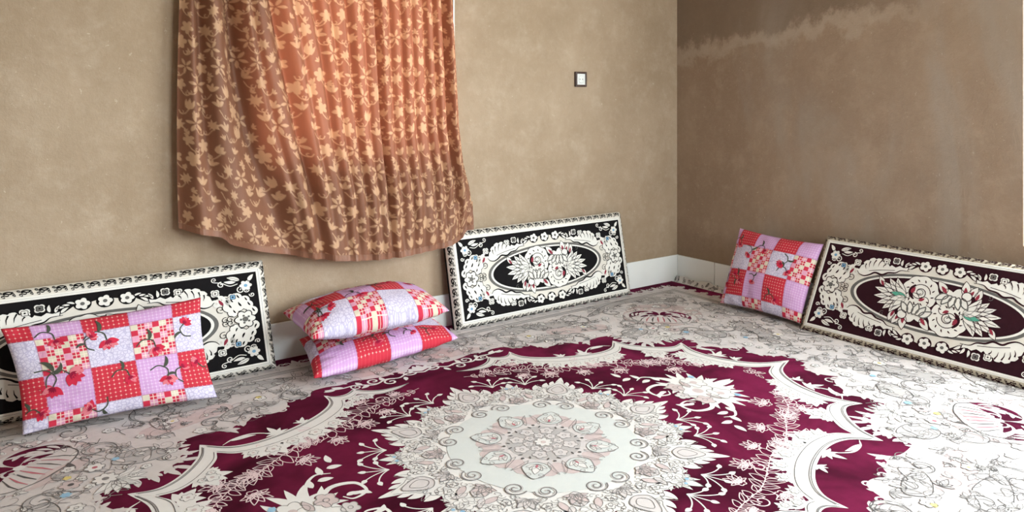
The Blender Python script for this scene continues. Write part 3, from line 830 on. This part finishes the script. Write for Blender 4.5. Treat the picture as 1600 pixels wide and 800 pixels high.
    A.stroke(cr(lo_, 5), lambda t: .0075 * math.sin(PI * min(.95, max(.08, t))) + .001, ln, 4.4)
    for p, q in [((.258, .875), (.248, .80)), ((.235, .868), (.228, .79)), ((.212, .845), (.212, .775)), ((.196, .81), (.20, .75)), ((.278, .84), (.27, .80))]:
        A.stroke([a_(*p), a_((p[0]+q[0])/2 - .003, (p[1]+q[1])/2), a_(*q)], .006, ln, 4.6, taper=1)
    A.stroke(cr([a_(.215, .735), a_(.26, .765), a_(.32, .79)], 5), .0025, ln, 4.8)
    for k in range(3): A.leaf(a_(.345 + .014*k, .845 - .01*k), 1.9 - .45*k, .036, .013, 'vel_white', 4.4, -.8, line=ln, lw=.0025)
    A.spiral(a_(.175, .71), .018, 2.0, 1.1, 1, .011, 'vel_white', 4.4)
    A.spiral(a_(.15, .76), .017, 2.6, 1.0, 1, .013, 'vel_white', 4.4)
    # scalloped end chain
    for p, r in [((.060, .70), .020), ((.087, .735), .021), ((.110, .70), .020), ((.052, .645), .022), ((.085, .65), .026), ((.118, .645), .022), ((.038, .575), .022), ((.125, .70), .017), ((.105, .585), .020)]:
        x, y = a_(*p); A.disc((x, y), r + .003, ln, 2.6, 16); A.disc((x, y), r, 'vel_white', 3.4, 16)
        A.leaf((x - r*.5, y - r*.2), .9, r*1.0, r*.30, ln, 4.4, .5)
    A.spiral(a_(.14, .60), .018, -.4, 1.2, 1, .003, ln, 4.4); A.spiral(a_(.13, .545), .014, .4, 1.2, -1, .003, ln, 4.4)
    A.leaf(a_(.135, .675), .9, .032, .012, accents[0], 4.8, .4)
    # little diamond flowers
    for p, mt in [((.100, .745), accents[1]), ((.158, .805), 'vel_white'), ((.278, .87), 'vel_white'), ((.318, .895), 'vel_grey')]:
        x, y = a_(*p)
        A.flower((x, y), .019, 4, 'vel_white', 3, ph=PI/4); A.flower((x, y), .0125, 4, mt if mt != 'vel_white' else 'vel_white', 4, line=ln, lw=.002, ctr=ln, ph=PI/4)
    # corner blossom with curls
    x, y = a_(.050, .875)
    A.flower((x, y - .012), .026, 6, 'vel_white', 2, line=ln, lw=.002, ctr=accents[1])
    A.leaf((x - .012, y + .006), 2.0, .04, .018, 'vel_white', 2, .5, line=ln); A.leaf((x + .02, y + .015), .5, .055, .02, 'vel_white', 2, -.3, line=ln, vein=True); A.leaf((x + .035, y + .012), -.1, .05, .016, 'vel_white', 2, .5, line=ln)
    A.spiral((x - .012, y - .035), .012, -1.4, 1.3, 1, .004, 'vel_white', 2); A.spiral((x - .010, y - .055), .011, -1.3, 1.3, -1, .004, 'vel_white', 2)
    A.spiral((x + .025, y - .015), .016, -.3, 1.2, -1, .0045, 'vel_white', 2); A.spiral((x + .09, y + .018), .014, .2, 1.2, -1, .004, 'vel_white', 2)
    A.stroke(cr([(x + .03, y + .0), (x + .06, y - .006), (x + .09, y + .012), (x + .12, y + .02)], 5), .0035, 'vel_white', 2); A.spiral((x + .12, y + .02), .011, .3, 1.2, 1, .0035, 'vel_white', 2)
    # three flowers in the middle of the long sides, end blossom
    A.sym = HALFV
    for xx in (.435, .5, .565):
        x, y = a_(xx, .888); A.disc((x, y), .029, ln, 3, 18); A.flower((x, y), .026, 5, 'vel_white', 4, line=ln, lw=.0025, ctr='vel_grey')
    for s in (1, -1):
        for k in range(3): A.leaf(a_(.5 + s*(.085 + .014*k), .895 - .006*k), PI/2 - s*(1.0 + .3*k), .03, .010, 'vel_white', 4, -s*.6, line=ln, lw=.0022)
    A.sym = HALF
    x, y = a_(.066, .5)
    A.flower((x, y), .042, 6, 'vel_white', 5, line=ln, lw=.004, ctr='vel_grey'); 
    for k in range(5): A.disc((x + .017*math.cos(k*1.257), y + .017*math.sin(k*1.257)), .005, 'vel_grey', 6.2, 8)
    for s in (1, -1): A.spiral((x + .045, y + s*.02), .016, s*.8, 1.2, -s, .003, ln, 5)
    # bouquet: point-symmetric
    A.sym = [np.eye(2), -np.eye(2)]
    g = lambda px, py: a_((px - .533) * 1.058 + .5, (py - .494) * 1.0 + .5)
    def rose(p, r, acc):
        x, y = p
        aa = np.linspace(0, 2*PI, 60, endpoint=False)
        for rr, mt, la, n_, ph in [(r*1.04, ln, 5, 9, 0), (r, 'vel_white', 6, 9, 0)]:
            R = rr * (.93 + .07 * np.abs(np.cos(aa * n_ / 2 + ph))); A.fill(np.stack([x + R*np.cos(aa), y + R*np.sin(aa)], 1), mt, la)
        for k in range(12):
            an = k * PI/6 + .2; q0 = (x + r*.62*math.cos(an), y + r*.62*math.sin(an)); A.leaf(q0, an + .5, r*.2, r*.07, ln, 7.2, .4, n=4)
        A.spiral((x + r*.55, y), r*.55, PI/2, 1.9, 1, .0035, ln, 7.4, n=40)
        A.stroke([(x + r*.5*math.cos(t), y + r*.5*math.sin(t)) for t in np.linspace(2.2, 4.2, 10)], r*.22, ln, 7.6, taper=2)
        A.leaf((x - r*.42, y - r*.12), 1.4, r*.42, r*.2, acc, 8.4, -.4); A.leaf((x + r*.02, y - r*.46), .3, r*.36, r*.16, acc, 8.4, .5)
        A.ring((x, y), r*.17, .003, 'vel_grey', 8.4, 14)
    rose(g(.475, .60), .080, accents[0])
    x, y = g(.468, .43)
    A.flower((x, y), .072, 7, 'vel_white', 5.4, line=ln, lw=.003)
    for k in range(5): A.leaf((x - .03 + .014*k, y - .03), 1.9 - .4*k, .058, .026, 'vel_white', 7, .5, line='vel_grey', lw=.005)
    A.disc((x - .045, y - .04), .02, 'vel_white', 7.5, 14); A.ring((x - .045, y - .04), .02, .0035, ln, 8, 14)
    for k in range(8):                       # leaf fan at the left
        A.leaf(g(.425, .515), PI + (k - 3.6)*.25, .150 - .014*abs(k - 3.3), .038, 'vel_white', 5 + .1*k, (k - 3.5)*.10, line=ln, lw=.0028, vein=True)
    for k in range(4): A.leaf(g(.43, .52), PI + (k - 1.5)*.5, .07, .026, accents[2] if k == 1 else 'vel_white', 7.4, .2, line='vel_grey', lw=.002)
    for p, an, L in [((.335, .60), 2.0, .05), ((.40, .36), -2.0, .055), ((.437, .34), -1.6, .07), ((.50, .345), -1.0, .065), ((.425, .34), -2.2, .06)]:
        A.leaf(g(*p), an, L, L*.5, 'vel_white', 5, .3, line=ln, lw=.0025); A.leaf(g(*p), an, L*.6, L*.22, accents[0], 7, .3)
    A.spiral(g(.36, .33), .012, 2.6, 1.1, 1, .002, 'vel_grey', 5)
    A.sym = ONE
    A.build('woven_front', root, fm)
    # piping along the front edge
    A = Art()
    for e in range(4):
        n = 24
        for i in range(n):
            for w0, w1 in ((0, .04),):
                A.V += [(e + i/n*.9999, w0, 3), (e + (i+1)/n*.9999, w0, 3), (e + (i+1)/n*.9999, w1 + .015, 3), (e + i/n*.9999, w1 + .015, 3)]
                b = len(A.V) - 4; A.F.append([b, b+1, b+2, b+3]); A.M.append(A.mi('vel_white'))
    A.build('piping', root, rmap2)
    return root

backrest((-3.646, -.127, .045), (1.10, 0, 0), (-.034, .047, .372),
         'black carpet backrest with cream oval behind the pink pillow at far left', 'vel_black', ('vel_red', 'vel_blue', 'vel_green'))
backrest((-1.628, -.127, .045), (1.085, 0, .004), (-.027, .047, .398),
         'black carpet backrest with cream oval and roses under the curtain corner', 'vel_black', ('vel_red', 'vel_blue', 'vel_white'))
backrest((-.302, -1.066, .041), (0, -1.08, 0), (.196, -.006, .375),
         'wine-black carpet backrest with green-leaved roses leaning on the darker wall', 'vel_wine', ('vel_red', 'vel_blue', 'vel_green'), sidecol='vel_sand')

# ------------------------------------------------------------------ patchwork pillows
def patchwork():
    t = NT('patchwork_print')
    uv = t.n('ShaderNodeUVMap', uv_map='UVMap')
    sep = t.n('ShaderNodeSeparateXYZ'); t.t.links.new(uv.outputs[0], sep.inputs[0])
    u, v = sep.outputs[0], sep.outputs[1]
    i, j = t.m_('FLOOR', u), t.m_('FLOOR', v)
    fu, fv = t.m_('FRACT', u), t.m_('FRACT', v)
    ai = t.m_('FLOORED_MODULO', i, 2); bj = t.m_('FLOORED_MODULO', j, 2)
    def lat(n, thr):
        a = t.m_('ABSOLUTE', t.m_('SINE', t.m_('MULTIPLY', fu, PI * n))); b = t.m_('ABSOLUTE', t.m_('SINE', t.m_('MULTIPLY', fv, PI * n)))
        return t.m_('SUBTRACT', 1, t.ramp(t.m_('ADD', a, b), thr * .75, thr * 1.25)), a, b
    l1, a1, b1 = lat(9, .62)
    thin = t.m_('SUBTRACT', 1, t.ramp(t.m_('MINIMUM', a1, b1), .05, .16))
    red = t.mix(l1, t.mix(t.m_('MULTIPLY', thin, .35), (.56, .028, .055), (.70, .20, .20)), (.80, .46, .42))
    l2, a2, b2 = lat(11, .75)
    thin2 = t.m_('SUBTRACT', 1, t.ramp(t.m_('MINIMUM', a2, b2), .1, .4))
    lil = t.mix(t.m_('MULTIPLY', t.m_('ADD', t.m_('MULTIPLY', thin2, .4), t.m_('MULTIPLY', l2, .6)), .7), (.60, .34, .64), (.80, .66, .84))
    vo = t.n('ShaderNodeTexVoronoi', feature='DISTANCE_TO_EDGE'); vo.inputs['Scale'].default_value = 11
    t.t.links.new(uv.outputs[0], vo.inputs['Vector'])
    lav = t.mix(t.ramp(vo.outputs[0], .03, .13), (.50, .46, .66), (.70, .66, .82))
    n6 = 6.0
    si, sj = t.m_('FLOOR', t.m_('MULTIPLY', fu, n6)), t.m_('FLOOR', t.m_('MULTIPLY', fv, n6))
    chk = t.m_('FLOORED_MODULO', t.m_('ADD', si, sj), 2)
    chk2 = t.m_('FLOORED_MODULO', t.m_('ADD', t.m_('FLOOR', t.m_('DIVIDE', t.m_('ADD', si, 1), 2)), t.m_('FLOOR', t.m_('DIVIDE', sj, 2))), 2)
    pl = t.mix(chk, (.58, .03, .07), t.mix(chk2, (.68, .62, .50), (.72, .34, .50)))
    sl, as_, bs_ = lat(6, .5)
    cu = t.m_('ABSOLUTE', t.m_('SUBTRACT', t.m_('FRACT', t.m_('MULTIPLY', fu, n6)), .5)); cv = t.m_('ABSOLUTE', t.m_('SUBTRACT', t.m_('FRACT', t.m_('MULTIPLY', fv, n6)), .5))
    odd = t.m_('GREATER_THAN', t.m_('FLOORED_MODULO', si, 3), .5)
    line = t.m_('MAXIMUM', t.m_('LESS_THAN', cu, .06), t.m_('LESS_THAN', cv, .06))
    pl = t.mix(t.m_('MULTIPLY', line, t.m_('MULTIPLY', odd, .8)), pl, (.86, .74, .66))
    edgeg = t.m_('MAXIMUM', t.m_('GREATER_THAN', cu, .45), t.m_('GREATER_THAN', cv, .45))
    pl = t.mix(t.m_('MULTIPLY', edgeg, .45), pl, (.84, .66, .70))
    rowA = t.mix(ai, red, lil); rowB = t.mix(ai, lav, pl)
    col = t.mix(bj, rowA, rowB)
    e1 = t.m_('MINIMUM', t.m_('MINIMUM', fu, t.m_('SUBTRACT', 1, fu)), t.m_('MINIMUM', fv, t.m_('SUBTRACT', 1, fv)))
    col = t.mix(t.m_('MULTIPLY', t.m_('LESS_THAN', e1, .012), .55), col, (.30, .06, .16))
    wr = t.noise(t.coord('Object', (1, 1, 1)), 16, 4, .6, .6)
    nb = t.bump(wr, .30, .02)
    return t.done(t.bsdf(col, .75, nb, .25))
mat_patch = patchwork()
fabric('poppy_red', (.58, .03, .07), .2); fabric('poppy_light', (.70, .20, .25), .15); fabric('poppy_dark', (.30, .015, .05), .2); fabric('poppy_stem', (.075, .085, .065), .2)

def pillow(c4, T0, T1, label, uv0, cells, flowers, group='patchwork pillows', flat=None, seed=0, pw=.5, sag=0.0, ear=.05):
    """c4: seam corners BL, BR, TR, TL seen from the printed side; T0/T1: thickness to the printed / hidden side"""
    BLc, BRc, TRc, TLc = [np.array(p, float) for p in c4]
    nrm = np.cross(BRc - BLc, TLc - BLc); nrm /= np.linalg.norm(nrm)
    wid = (np.linalg.norm(BRc - BLc) + np.linalg.norm(TRc - TLc)) / 2
    hei = (np.linalg.norm(TLc - BLc) + np.linalg.norm(TRc - BRc)) / 2
    ctr = (BLc + BRc + TRc + TLc) / 4
    zmin = min(p[2] for p in c4)
    root = empty('pillow', (ctr[0], ctr[1], RT + .001)); tag(root, label, 'pillow', group)
    org = np.array(root.location)
    def S(p, q, side, off=0.0):
        pp = p * (1 - ear * (1 - q*q)); qq = q * (1 - ear * 1.2 * (1 - p*p))
        a, b = (pp + 1) / 2, (qq + 1) / 2
        P = BLc*(1-a)*(1-b) + BRc*a*(1-b) + TRc*a*b + TLc*(1-a)*b
        e = max(0.0, (1 - p*p) * (1 - q*q))
        th = (T0 if side > 0 else T1) * e ** pw
        w = mnoise.noise(Vector((p*1.7 + seed, q*1.4 - seed, side * 3.1))) * .10 + 1
        rim = (1 - e) ** 2
        wr = .004 * rim * e ** .25 * math.sin(22 * p * abs(q) + 9 * q + seed) + .003 * mnoise.noise(Vector((p*6 + seed, q*5, side)))
        P = P + nrm * side * (th * w + wr * (e > .001))
        P = P + np.array([0, 0, -sag * (1 - q*q) * (1 - p*p)])
        if flat is not None and P[2] < flat: P[2] = flat + (.002 * (1 - e))
        return P + nrm * side * off
    NU, NV = 56, 40
    V = []; UV = []; F = []; idx = {}
    def vert(i, j, side):
        rimv = i in (0, NU) or j in (0, NV)
        k = (i, j, 0 if rimv else side)
        if k not in idx:
            p = math.sin((i / NU - .5) * PI); q = math.sin((j / NV - .5) * PI)
            p = .55 * p + .45 * (i / NU * 2 - 1); q = .55 * q + .45 * (j / NV * 2 - 1)
            idx[k] = len(V); V.append(S(p, q, side) - org); UV.append((p, q))
        return idx[k]
    luv = []
    for side in (1, -1):
        for i in range(NU):
            for j in range(NV):
                f = [vert(i, j, side), vert(i+1, j, side), vert(i+1, j+1, side), vert(i, j+1, side)]
                if side < 0: f = f[::-1]
                F.append(f)
                for k in f:
                    p, q = UV[k]; ox = 0
                    luv.append((p * wid / 2 / cells[0] + uv0[0] + ox + 10, q * hei / 2 / cells[1] + uv0[1] + 10))
    o = mesh_obj('pillow_cover', V, F, mat_patch, root, smooth=True)
    ul = o.data.uv_layers.new(name='UVMap'); ul.data.foreach_set('uv', np.array(luv, np.float32).ravel())
    # printed poppies, laid on the cover
    fr = random.Random(seed + 5)
    for (x, y, r, an) in flowers:
        A = Art()
        for k in range(6):
            A.leaf((x, y), an + (k - 2.5)*.42, r * fr.uniform(.85, 1.1), r*.55, fr.choice(['poppy_red', 'poppy_light', 'poppy_red']), 1 + k*.2, (k-2.5)*.1, n=6)
        for k in range(5): A.leaf((x, y), an + (k - 2)*.4, r*.5, r*.16, 'poppy_dark', 3, n=4)
        A.stroke(cr([(x, y), (x - r*.8*math.cos(an), y - r*.8*math.sin(an)), (x - r*1.5*math.cos(an + .6), y - r*1.5*math.sin(an + .6)), (x - r*1.9*math.cos(an + 1.1), y - r*1.9*math.sin(an + 1.1))], 5), .004, 'poppy_stem', 1)
        A.leaf((x - r*1.1*math.cos(an + .3), y - r*1.1*math.sin(an + .3)), an + 2.2, r*1.3, r*.34, 'poppy_stem', 1.5, 1.6, n=8)
        A.build('printed_poppy', root, lambda x, y, h: S(max(-.97, min(.97, x / wid * 2)), max(-.97, min(.97, y / hei * 2)), 1, .0012 + .0004*h) - org)
    return root

# big pillow leaning on the left backrest
pillow([(-3.385, -.295, .030), (-2.800, -.335, .030), (-2.822, -.185, .362), (-3.440, -.185, .352)], .060, .045,
       'pink and red patchwork pillow propped upright on the leftmost backrest', (2.6, 3.03), (.142, .128),
       [(-.17, .115, .030, -1.4), (-.07, .105, .026, .6), (-.02, .085, .038, -1.3), (.13, .03, .034, -1.3), (.235, .095, .028, .9), (-.205, -.045, .040, -2.0), (-.15, -.01, .045, -.6),
        (.03, -.055, .030, -1.2), (.155, -.08, .034, -1.6), (.205, -.055, .028, .4), (-.10, -.145, .032, 2.6), (.265, -.05, .030, 2.4), (-.25, -.12, .03, -.7)], seed=1, ear=.06)
# two pillows stacked under the curtain
pillow([(-2.475, -.425, .055), (-1.785, -.335, .060), (-1.76, -.045, .070), (-2.395, -.045, .090)], .072, .055,
       'squashed pink patchwork pillow at the bottom of the stacked pair', (3.0, 3.40), (.15, .15),
       [(-.05, -.115, .035, -1.4), (.04, -.06, .030, .4), (.12, -.11, .024, -.9), (.23, -.10, .030, -.2), (-.22, -.02, .03, 2.0)], flat=RT + .002, seed=3, pw=.42, ear=.03)
pillow([(-2.485, -.432, .207), (-1.900, -.455, .224), (-1.865, -.090, .240), (-2.475, -.070, .222)], .100, .070,
       'plump pink patchwork pillow lying on top of the stacked pair', (1.85, 2.37), (.135, .135),
       [(-.235, -.105, .034, -1.5), (-.20, -.075, .032, -.4), (-.05, -.045, .036, -1.2), (.075, .035, .036, .2), (.11, .055, .034, -.6), (-.21, .05, .04, .6), (.21, .03, .03, -2.4), (.04, .14, .024, .1)], seed=6, pw=.46, ear=.04)
# pillow by the right-hand backrest
pillow([(-.292, -.560, .030), (-.285, -1.032, .030), (-.105, -1.042, .395), (-.105, -.545, .408)], .070, .05,
       'red and pink patchwork pillow wedged between the room corner and the wine-black backrest', (1.78, 3.15), (.12, .138),
       [(-.19, .12, .026, -1.5), (-.11, .07, .028, -2.2), (-.02, .11, .03, -1.0), (.10, .055, .030, -2.6), (.135, .02, .028, -.9), (-.165, -.055, .026, 1.8), (-.13, -.075, .03, -1.2), (-.04, -.07, .024, -1.9), (.10, -.135, .03, -.8), (-.22, -.10, .026, -1.5)], seed=9, ear=.045)

# ------------------------------------------------------------------ curtain
XL = lambda z: -2.872 - .006 * math.sin((z - .6) * 4)
XR = lambda z: float(np.interp(z, [.40, .69, .97, 1.40, 1.6, 2.2], [-1.566, -1.572, -1.619, -1.652, -1.668, -1.70]))
HEMX = [-2.90, -2.873, -2.834, -2.720, -2.690, -2.58, -2.462, -2.35, -2.239, -2.106, -1.9, -1.697, -1.625, -1.605, -1.55]
HEMZ = [.612, .611, .597, .565, .535, .498, .466, .440, .420, .407, .409, .427, .445, .485, .490]
hem = lambda x: float(np.interp(x, HEMX, HEMZ))
ZT = 2.20
VAL = [(.055, .018, .060), (.150, .030, .115), (.215, .010, .020), (.290, .020, .066), (.36, .014, .020), (.43, .014, .034), (.485, .010, .018), (.545, .012, .042), (.60, .009, .016), (.650, .009, .064),
       (.70, .010, .022), (.745, .009, .028), (.79, .010, .022), (.84, .009, .026), (.885, .010, .034), (.938, .013, .060), (.975, .008, .02)]
def cloth_y(a, z):
    dr = np.exp(-((a - .33) / .22) ** 2)                    # folds drift to the right on the way down
    psi = a + .165 * (z - 1.45) * dr
    y = .130 + .010 * np.sin(a * 9 + 1.1) + .004 * np.sin(psi * 60) - .085 * np.exp(-(a / .04) ** 2) - .06 * np.exp(-((1 - a) / .02) ** 2) * np.clip((z - .55) * 4, 0, 1)
    k = np.minimum(1.0, .45 + (z - .4) * 1.0)
    soft = 1 + 1.2 * np.maximum(0, .9 - z)
    for c_, w_, d_ in VAL: y = y - d_ * k * np.exp(-((psi - c_) / (w_ * soft)) ** 2)
    low = np.maximum(0.0, .85 - z)
    y = y + .05 * low * np.sin(a * PI) + .014 * np.sin(a * 31 + z * 14) * low * 1.3 + .008 * np.sin(a * 70 - z * 25) * low
    y = np.where((a > .80) & (z < .62), np.maximum(y, .112 + .012 * np.sin(a * 70)), y)
    return -np.maximum(.022, y)
NX = 500
rows = [ZT - (ZT - 1.68) * i / 14 for i in range(14)] + list(np.linspace(1.68, 0, 470))
t_rows = np.array(rows)
# drawing rasterised into a woven mask (0 ground, 1 motif) in cloth coordinates
CW, s_res = 1.50, None
NZ = len(rows)
us = np.linspace(0, 1, NX + 1)
mask = np.zeros((NZ, NX + 1), np.float32)
# each row is a fraction down the cloth: real z depends on the hem under that column
frac = (ZT - t_rows) / ZT
xm = -2.88 + 1.24 * us                                      # cloth width coordinate: true arc length across the folds
ym = np.mean([cloth_y(us, np.full(NX + 1, z_)) for z_ in (1.0, 1.2, 1.4)], 0)
Xc = np.concatenate([[0], np.cumsum(np.hypot(np.diff(xm), np.diff(ym)))])
CW = float(Xc[-1])
Zc = frac * 1.80                                            # cloth length coordinate (top to hem)
cr_rng = random.Random(21)
def draw(poly):
    poly = np.array(poly); x0, y0 = poly.min(0) - .004; x1, y1 = poly.max(0) + .004
    ix = np.where((Xc >= x0) & (Xc <= x1))[0]; iz = np.where((Zc >= y0) & (Zc <= y1))[0]
    if len(ix) < 1 or len(iz) < 1: return
    acc = np.zeros((len(iz), len(ix)))
    dx, dz = CW / NX, 1.80 * (frac[-1] - frac[-2])
    for ox, oz in ((-.3, -.1), (.1, -.3), (.3, .1), (-.1, .3)):
        if 1:
            gx, gz = np.meshgrid(Xc[ix] + ox*dx, Zc[iz] + oz*dz)
            acc += inside(poly, np.stack([gx.ravel(), gz.ravel()], 1)).reshape(gx.shape)
    sub = mask[np.ix_(iz, ix)]
    mask[np.ix_(iz, ix)] = np.maximum(sub, acc / 4)
def dstroke(pts, w):
    P = np.array(pts); T = np.gradient(P, axis=0); T /= np.linalg.norm(T, axis=1)[:, None] + 1e-9
    N = np.stack([-T[:, 1], T[:, 0]], 1) * w / 2
    draw(np.vstack([P + N, (P - N)[::-1]]))
def motif(kind, x, y, r, an):
    R = rot2(an); f = lambda pts: [np.array([x, y]) + R @ (np.array(p) * r) for p in pts]
    if kind == 0:    # lobed vine leaf
        draw(f([(0, -.9), (.22, -.35), (.75, -.75), (.62, -.2), (1.05, .1), (.55, .25), (.6, .75), (.15, .5), (0, 1.05), (-.15, .5), (-.6, .75), (-.55, .25), (-1.05, .1), (-.62, -.2), (-.75, -.75), (-.22, -.35)]))
    elif kind == 1:  # open blossom
        a_ = np.linspace(0, 2*PI, 50, endpoint=False); rr = .55 + .45*np.abs(np.cos(2.5*a_)); draw(f(np.stack([rr*np.cos(a_), rr*np.sin(a_)], 1)))
    elif kind == 2:  # tulip
        draw(f([(0, .8), (.5, .6), (.7, .0), (.6, -.8), (.3, -.25), (0, -.95), (-.3, -.25), (-.6, -.8), (-.7, 0), (-.5, .6)]))
    elif kind == 3:  # five single petals
        for k in range(5):
            a0 = k * 2*PI/5
            draw(f(cr([(.12*math.cos(a0), .12*math.sin(a0)), (.7*math.cos(a0-.3), .7*math.sin(a0-.3)), (1.15*math.cos(a0), 1.15*math.sin(a0)), (.7*math.cos(a0+.3), .7*math.sin(a0+.3))], 3, True)))
    elif kind == 4:  # pair of leaves
        for s in (1, -1): draw(f(cr([(0, .3), (.45*s, .1), (.9*s, -.6), (.3*s, -.5)], 3, True)))
        draw(f(cr([(0, .2), (.22, -.4), (0, -1.0), (-.22, -.4)], 3, True)))
gx, gz = .075, .083
for r_ in range(int(1.8 / gz) + 2):
    for c_ in range(int(CW / gx) + 2):
        x = (c_ + .5 * (r_ % 2)) * gx + cr_rng.uniform(-.014, .014); y = r_ * gz + cr_rng.uniform(-.014, .014)
        if y < .45: continue
        kind = cr_rng.choice((0, 0, 1, 1, 2, 3, 3, 4, 4)); an = cr_rng.uniform(-.7, .7)
        motif(kind, x, y, cr_rng.uniform(.024, .032) * (1.15 if kind == 3 else 1), an)
        d = cr_rng.choice((1, -1))
        dstroke(cr([(x, y + .02), (x + d*.018, y + .042), (x + d*.036, y + .045), (x + d*.045, y + .03)], 5), .0038)
        tt = np.linspace(0, 4.6, 14)
        dstroke(np.stack([x + d*(.032 + .011*(1 - tt/7)*np.cos(tt)), y + .035 + .011*(1 - tt/7)*np.sin(tt)], 1), .0035)
        if cr_rng.random() < .6: motif(4, x - d*.040, y + .042, .017, an + d*1.2)

V = np.zeros((NZ, NX + 1, 3), np.float32)
for k in range(NX + 1):
    a_ = us[k]
    hz = hem(XL(.5) + (XR(.5) - XL(.5)) * a_)
    zz = ZT - frac * (ZT - hz)
    xl = -2.872 - .006 * np.sin((zz - .6) * 4); xr = np.interp(zz, [.40, .69, .97, 1.40, 1.6, 2.2], [-1.570, -1.572, -1.612, -1.638, -1.650, -1.68])
    V[:, k, 0] = xl + (xr - xl) * a_; V[:, k, 1] = cloth_y(a_, zz); V[:, k, 2] = zz
cur = empty('curtain', (-2.22, -.1, .41)); tag(cur, 'orange-brown satin curtain with pale leaf and blossom pattern over the window', 'curtain')
org = np.array(cur.location, np.float32)
me = bpy.data.meshes.new('cloth')
nv = NZ * (NX + 1)
ii = np.arange(nv).reshape(NZ, NX + 1)
quads = np.stack([ii[:-1, :-1], ii[1:, :-1], ii[1:, 1:], ii[:-1, 1:]], -1).reshape(-1, 4)
me.vertices.add(nv); me.vertices.foreach_set('co', (V - org).reshape(-1))
me.loops.add(quads.size); me.loops.foreach_set('vertex_index', quads.ravel().astype(np.int32))
me.polygons.add(len(quads)); me.polygons.foreach_set('loop_start', (np.arange(len(quads)) * 4).astype(np.int32))
me.polygons.foreach_set('use_smooth', np.ones(len(quads), bool))
me.update(calc_edges=True); me.validate()
at = me.attributes.new('weave', 'FLOAT', 'POINT'); at.data.foreach_set('value', mask.ravel())
t = NT('jacquard_satin')
fac = t.n('ShaderNodeAttribute', attribute_name='weave').outputs['Fac']
wv = t.coord('Object')
warp = t.noise(t.coord('Object', (1, 1, .08)), 260, 2, .5)
cg = t.mix(t.m_('MULTIPLY', warp, .25), (.205, .090, .052), (.26, .120, .070))
col = t.mix(fac, cg, (.52, .315, .19))
tcol = t.mix(fac, (.66, .17, .085), (.80, .36, .19))
pr = t.n('ShaderNodeBsdfPrincipled')
t.put(pr.inputs['Base Color'], col); t.put(pr.inputs['Roughness'], .55); t.put(pr.inputs['Specular IOR Level'], .25)
t.t.links.new(t.bump(t.noise(wv, 30, 4, .6, .5), .25, .006), pr.inputs['Normal'])
tl = t.n('ShaderNodeBsdfTranslucent'); t.put(tl.inputs[0], tcol)
mx = t.n('ShaderNodeMixShader'); mx.inputs[0].default_value = .085
t.t.links.new(pr.outputs[0], mx.inputs[1]); t.t.links.new(tl.outputs[0], mx.inputs[2])
mat_cur = t.done(mx.outputs[0])
me.materials.append(mat_cur)
link(bpy.data.objects.new('cloth', me), cur)
# stitched hem, a narrow doubled band along the lower edge
hv, hf = [], []
for k in range(0, NX + 1, 4):
    b = V[-1, k]; u_ = V[-9, k]
    for p, dy in ((u_, -.0012), (u_, -.0028), (b + np.array([0, 0, -.002], np.float32), -.0034), (b + np.array([0, 0, -.002], np.float32), .0012)): hv.append(p + np.array([0, dy, 0], np.float32) - org)
m_ = len(hv) // 4
for k in range(m_ - 1):
    for q in range(3): hf.append([4*k+q, 4*k+q+1, 4*k+4+q+1, 4*k+4+q])
fabric('hem_satin', (.235, .105, .062), .1, rough=.5, spec=.4)
mesh_obj('hem', hv, hf, MATS['hem_satin'], cur)
boxes('curtain_rod', [(-.72, .58, -.015, .015, ZT - .41, ZT - .41 + .03)], mat_white, cur, .008)

# ------------------------------------------------------------------ wall socket
t = NT('brown_plastic'); mat_brown = t.done(t.bsdf((.055, .026, .02), .35, None, .5))
t = NT('white_plastic'); mat_wp = t.done(t.bsdf((.82, .85, .85), .3, None, .5))
t = NT('dark_hole'); mat_hole = t.done(t.bsdf((.02, .02, .02), .6))
so = empty('wall_socket', (-.79, 0, 1.184)); tag(so, 'white wall socket in a dark brown frame on the paler wall', 'socket')
w_ = .0405
boxes('frame', [(-w_, -w_ + .012, -.014, 0, 0, .083), (w_ - .010, w_, -.014, 0, 0, .083), (-w_ + .012, w_ - .010, -.014, 0, 0, .011), (-w_ + .012, w_ - .010, -.014, 0, .072, .083)], mat_brown, so, .002)
boxes('face_plate', [(-w_ + .012, w_ - .010, -.011, 0, .011, .072)], mat_wp, so, .002)
bm = bmesh.new()
bmesh.ops.create_cone(bm, cap_ends=False, segments=32, radius1=.0225, radius2=.020, depth=.004, matrix=Matrix.Translation((.001, -.0128, .0415)) @ Matrix.Rotation(PI/2, 4, 'X'))
me = bpy.data.meshes.new('socket_rim'); bm.to_mesh(me); bm.free(); me.materials.append(mat_wp); link(bpy.data.objects.new('socket_rim', me), so)
for s in (-1, 1):
    bm = bmesh.new(); bmesh.ops.create_cone(bm, cap_ends=True, segments=12, radius1=.0026, radius2=.0026, depth=.001, matrix=Matrix.Translation((.001 + s*.0095, -.0114, .0415)) @ Matrix.Rotation(PI/2, 4, 'X'))
    me = bpy.data.meshes.new('pin_hole'); bm.to_mesh(me); bm.free(); me.materials.append(mat_hole); link(bpy.data.objects.new('pin_hole', me), so)
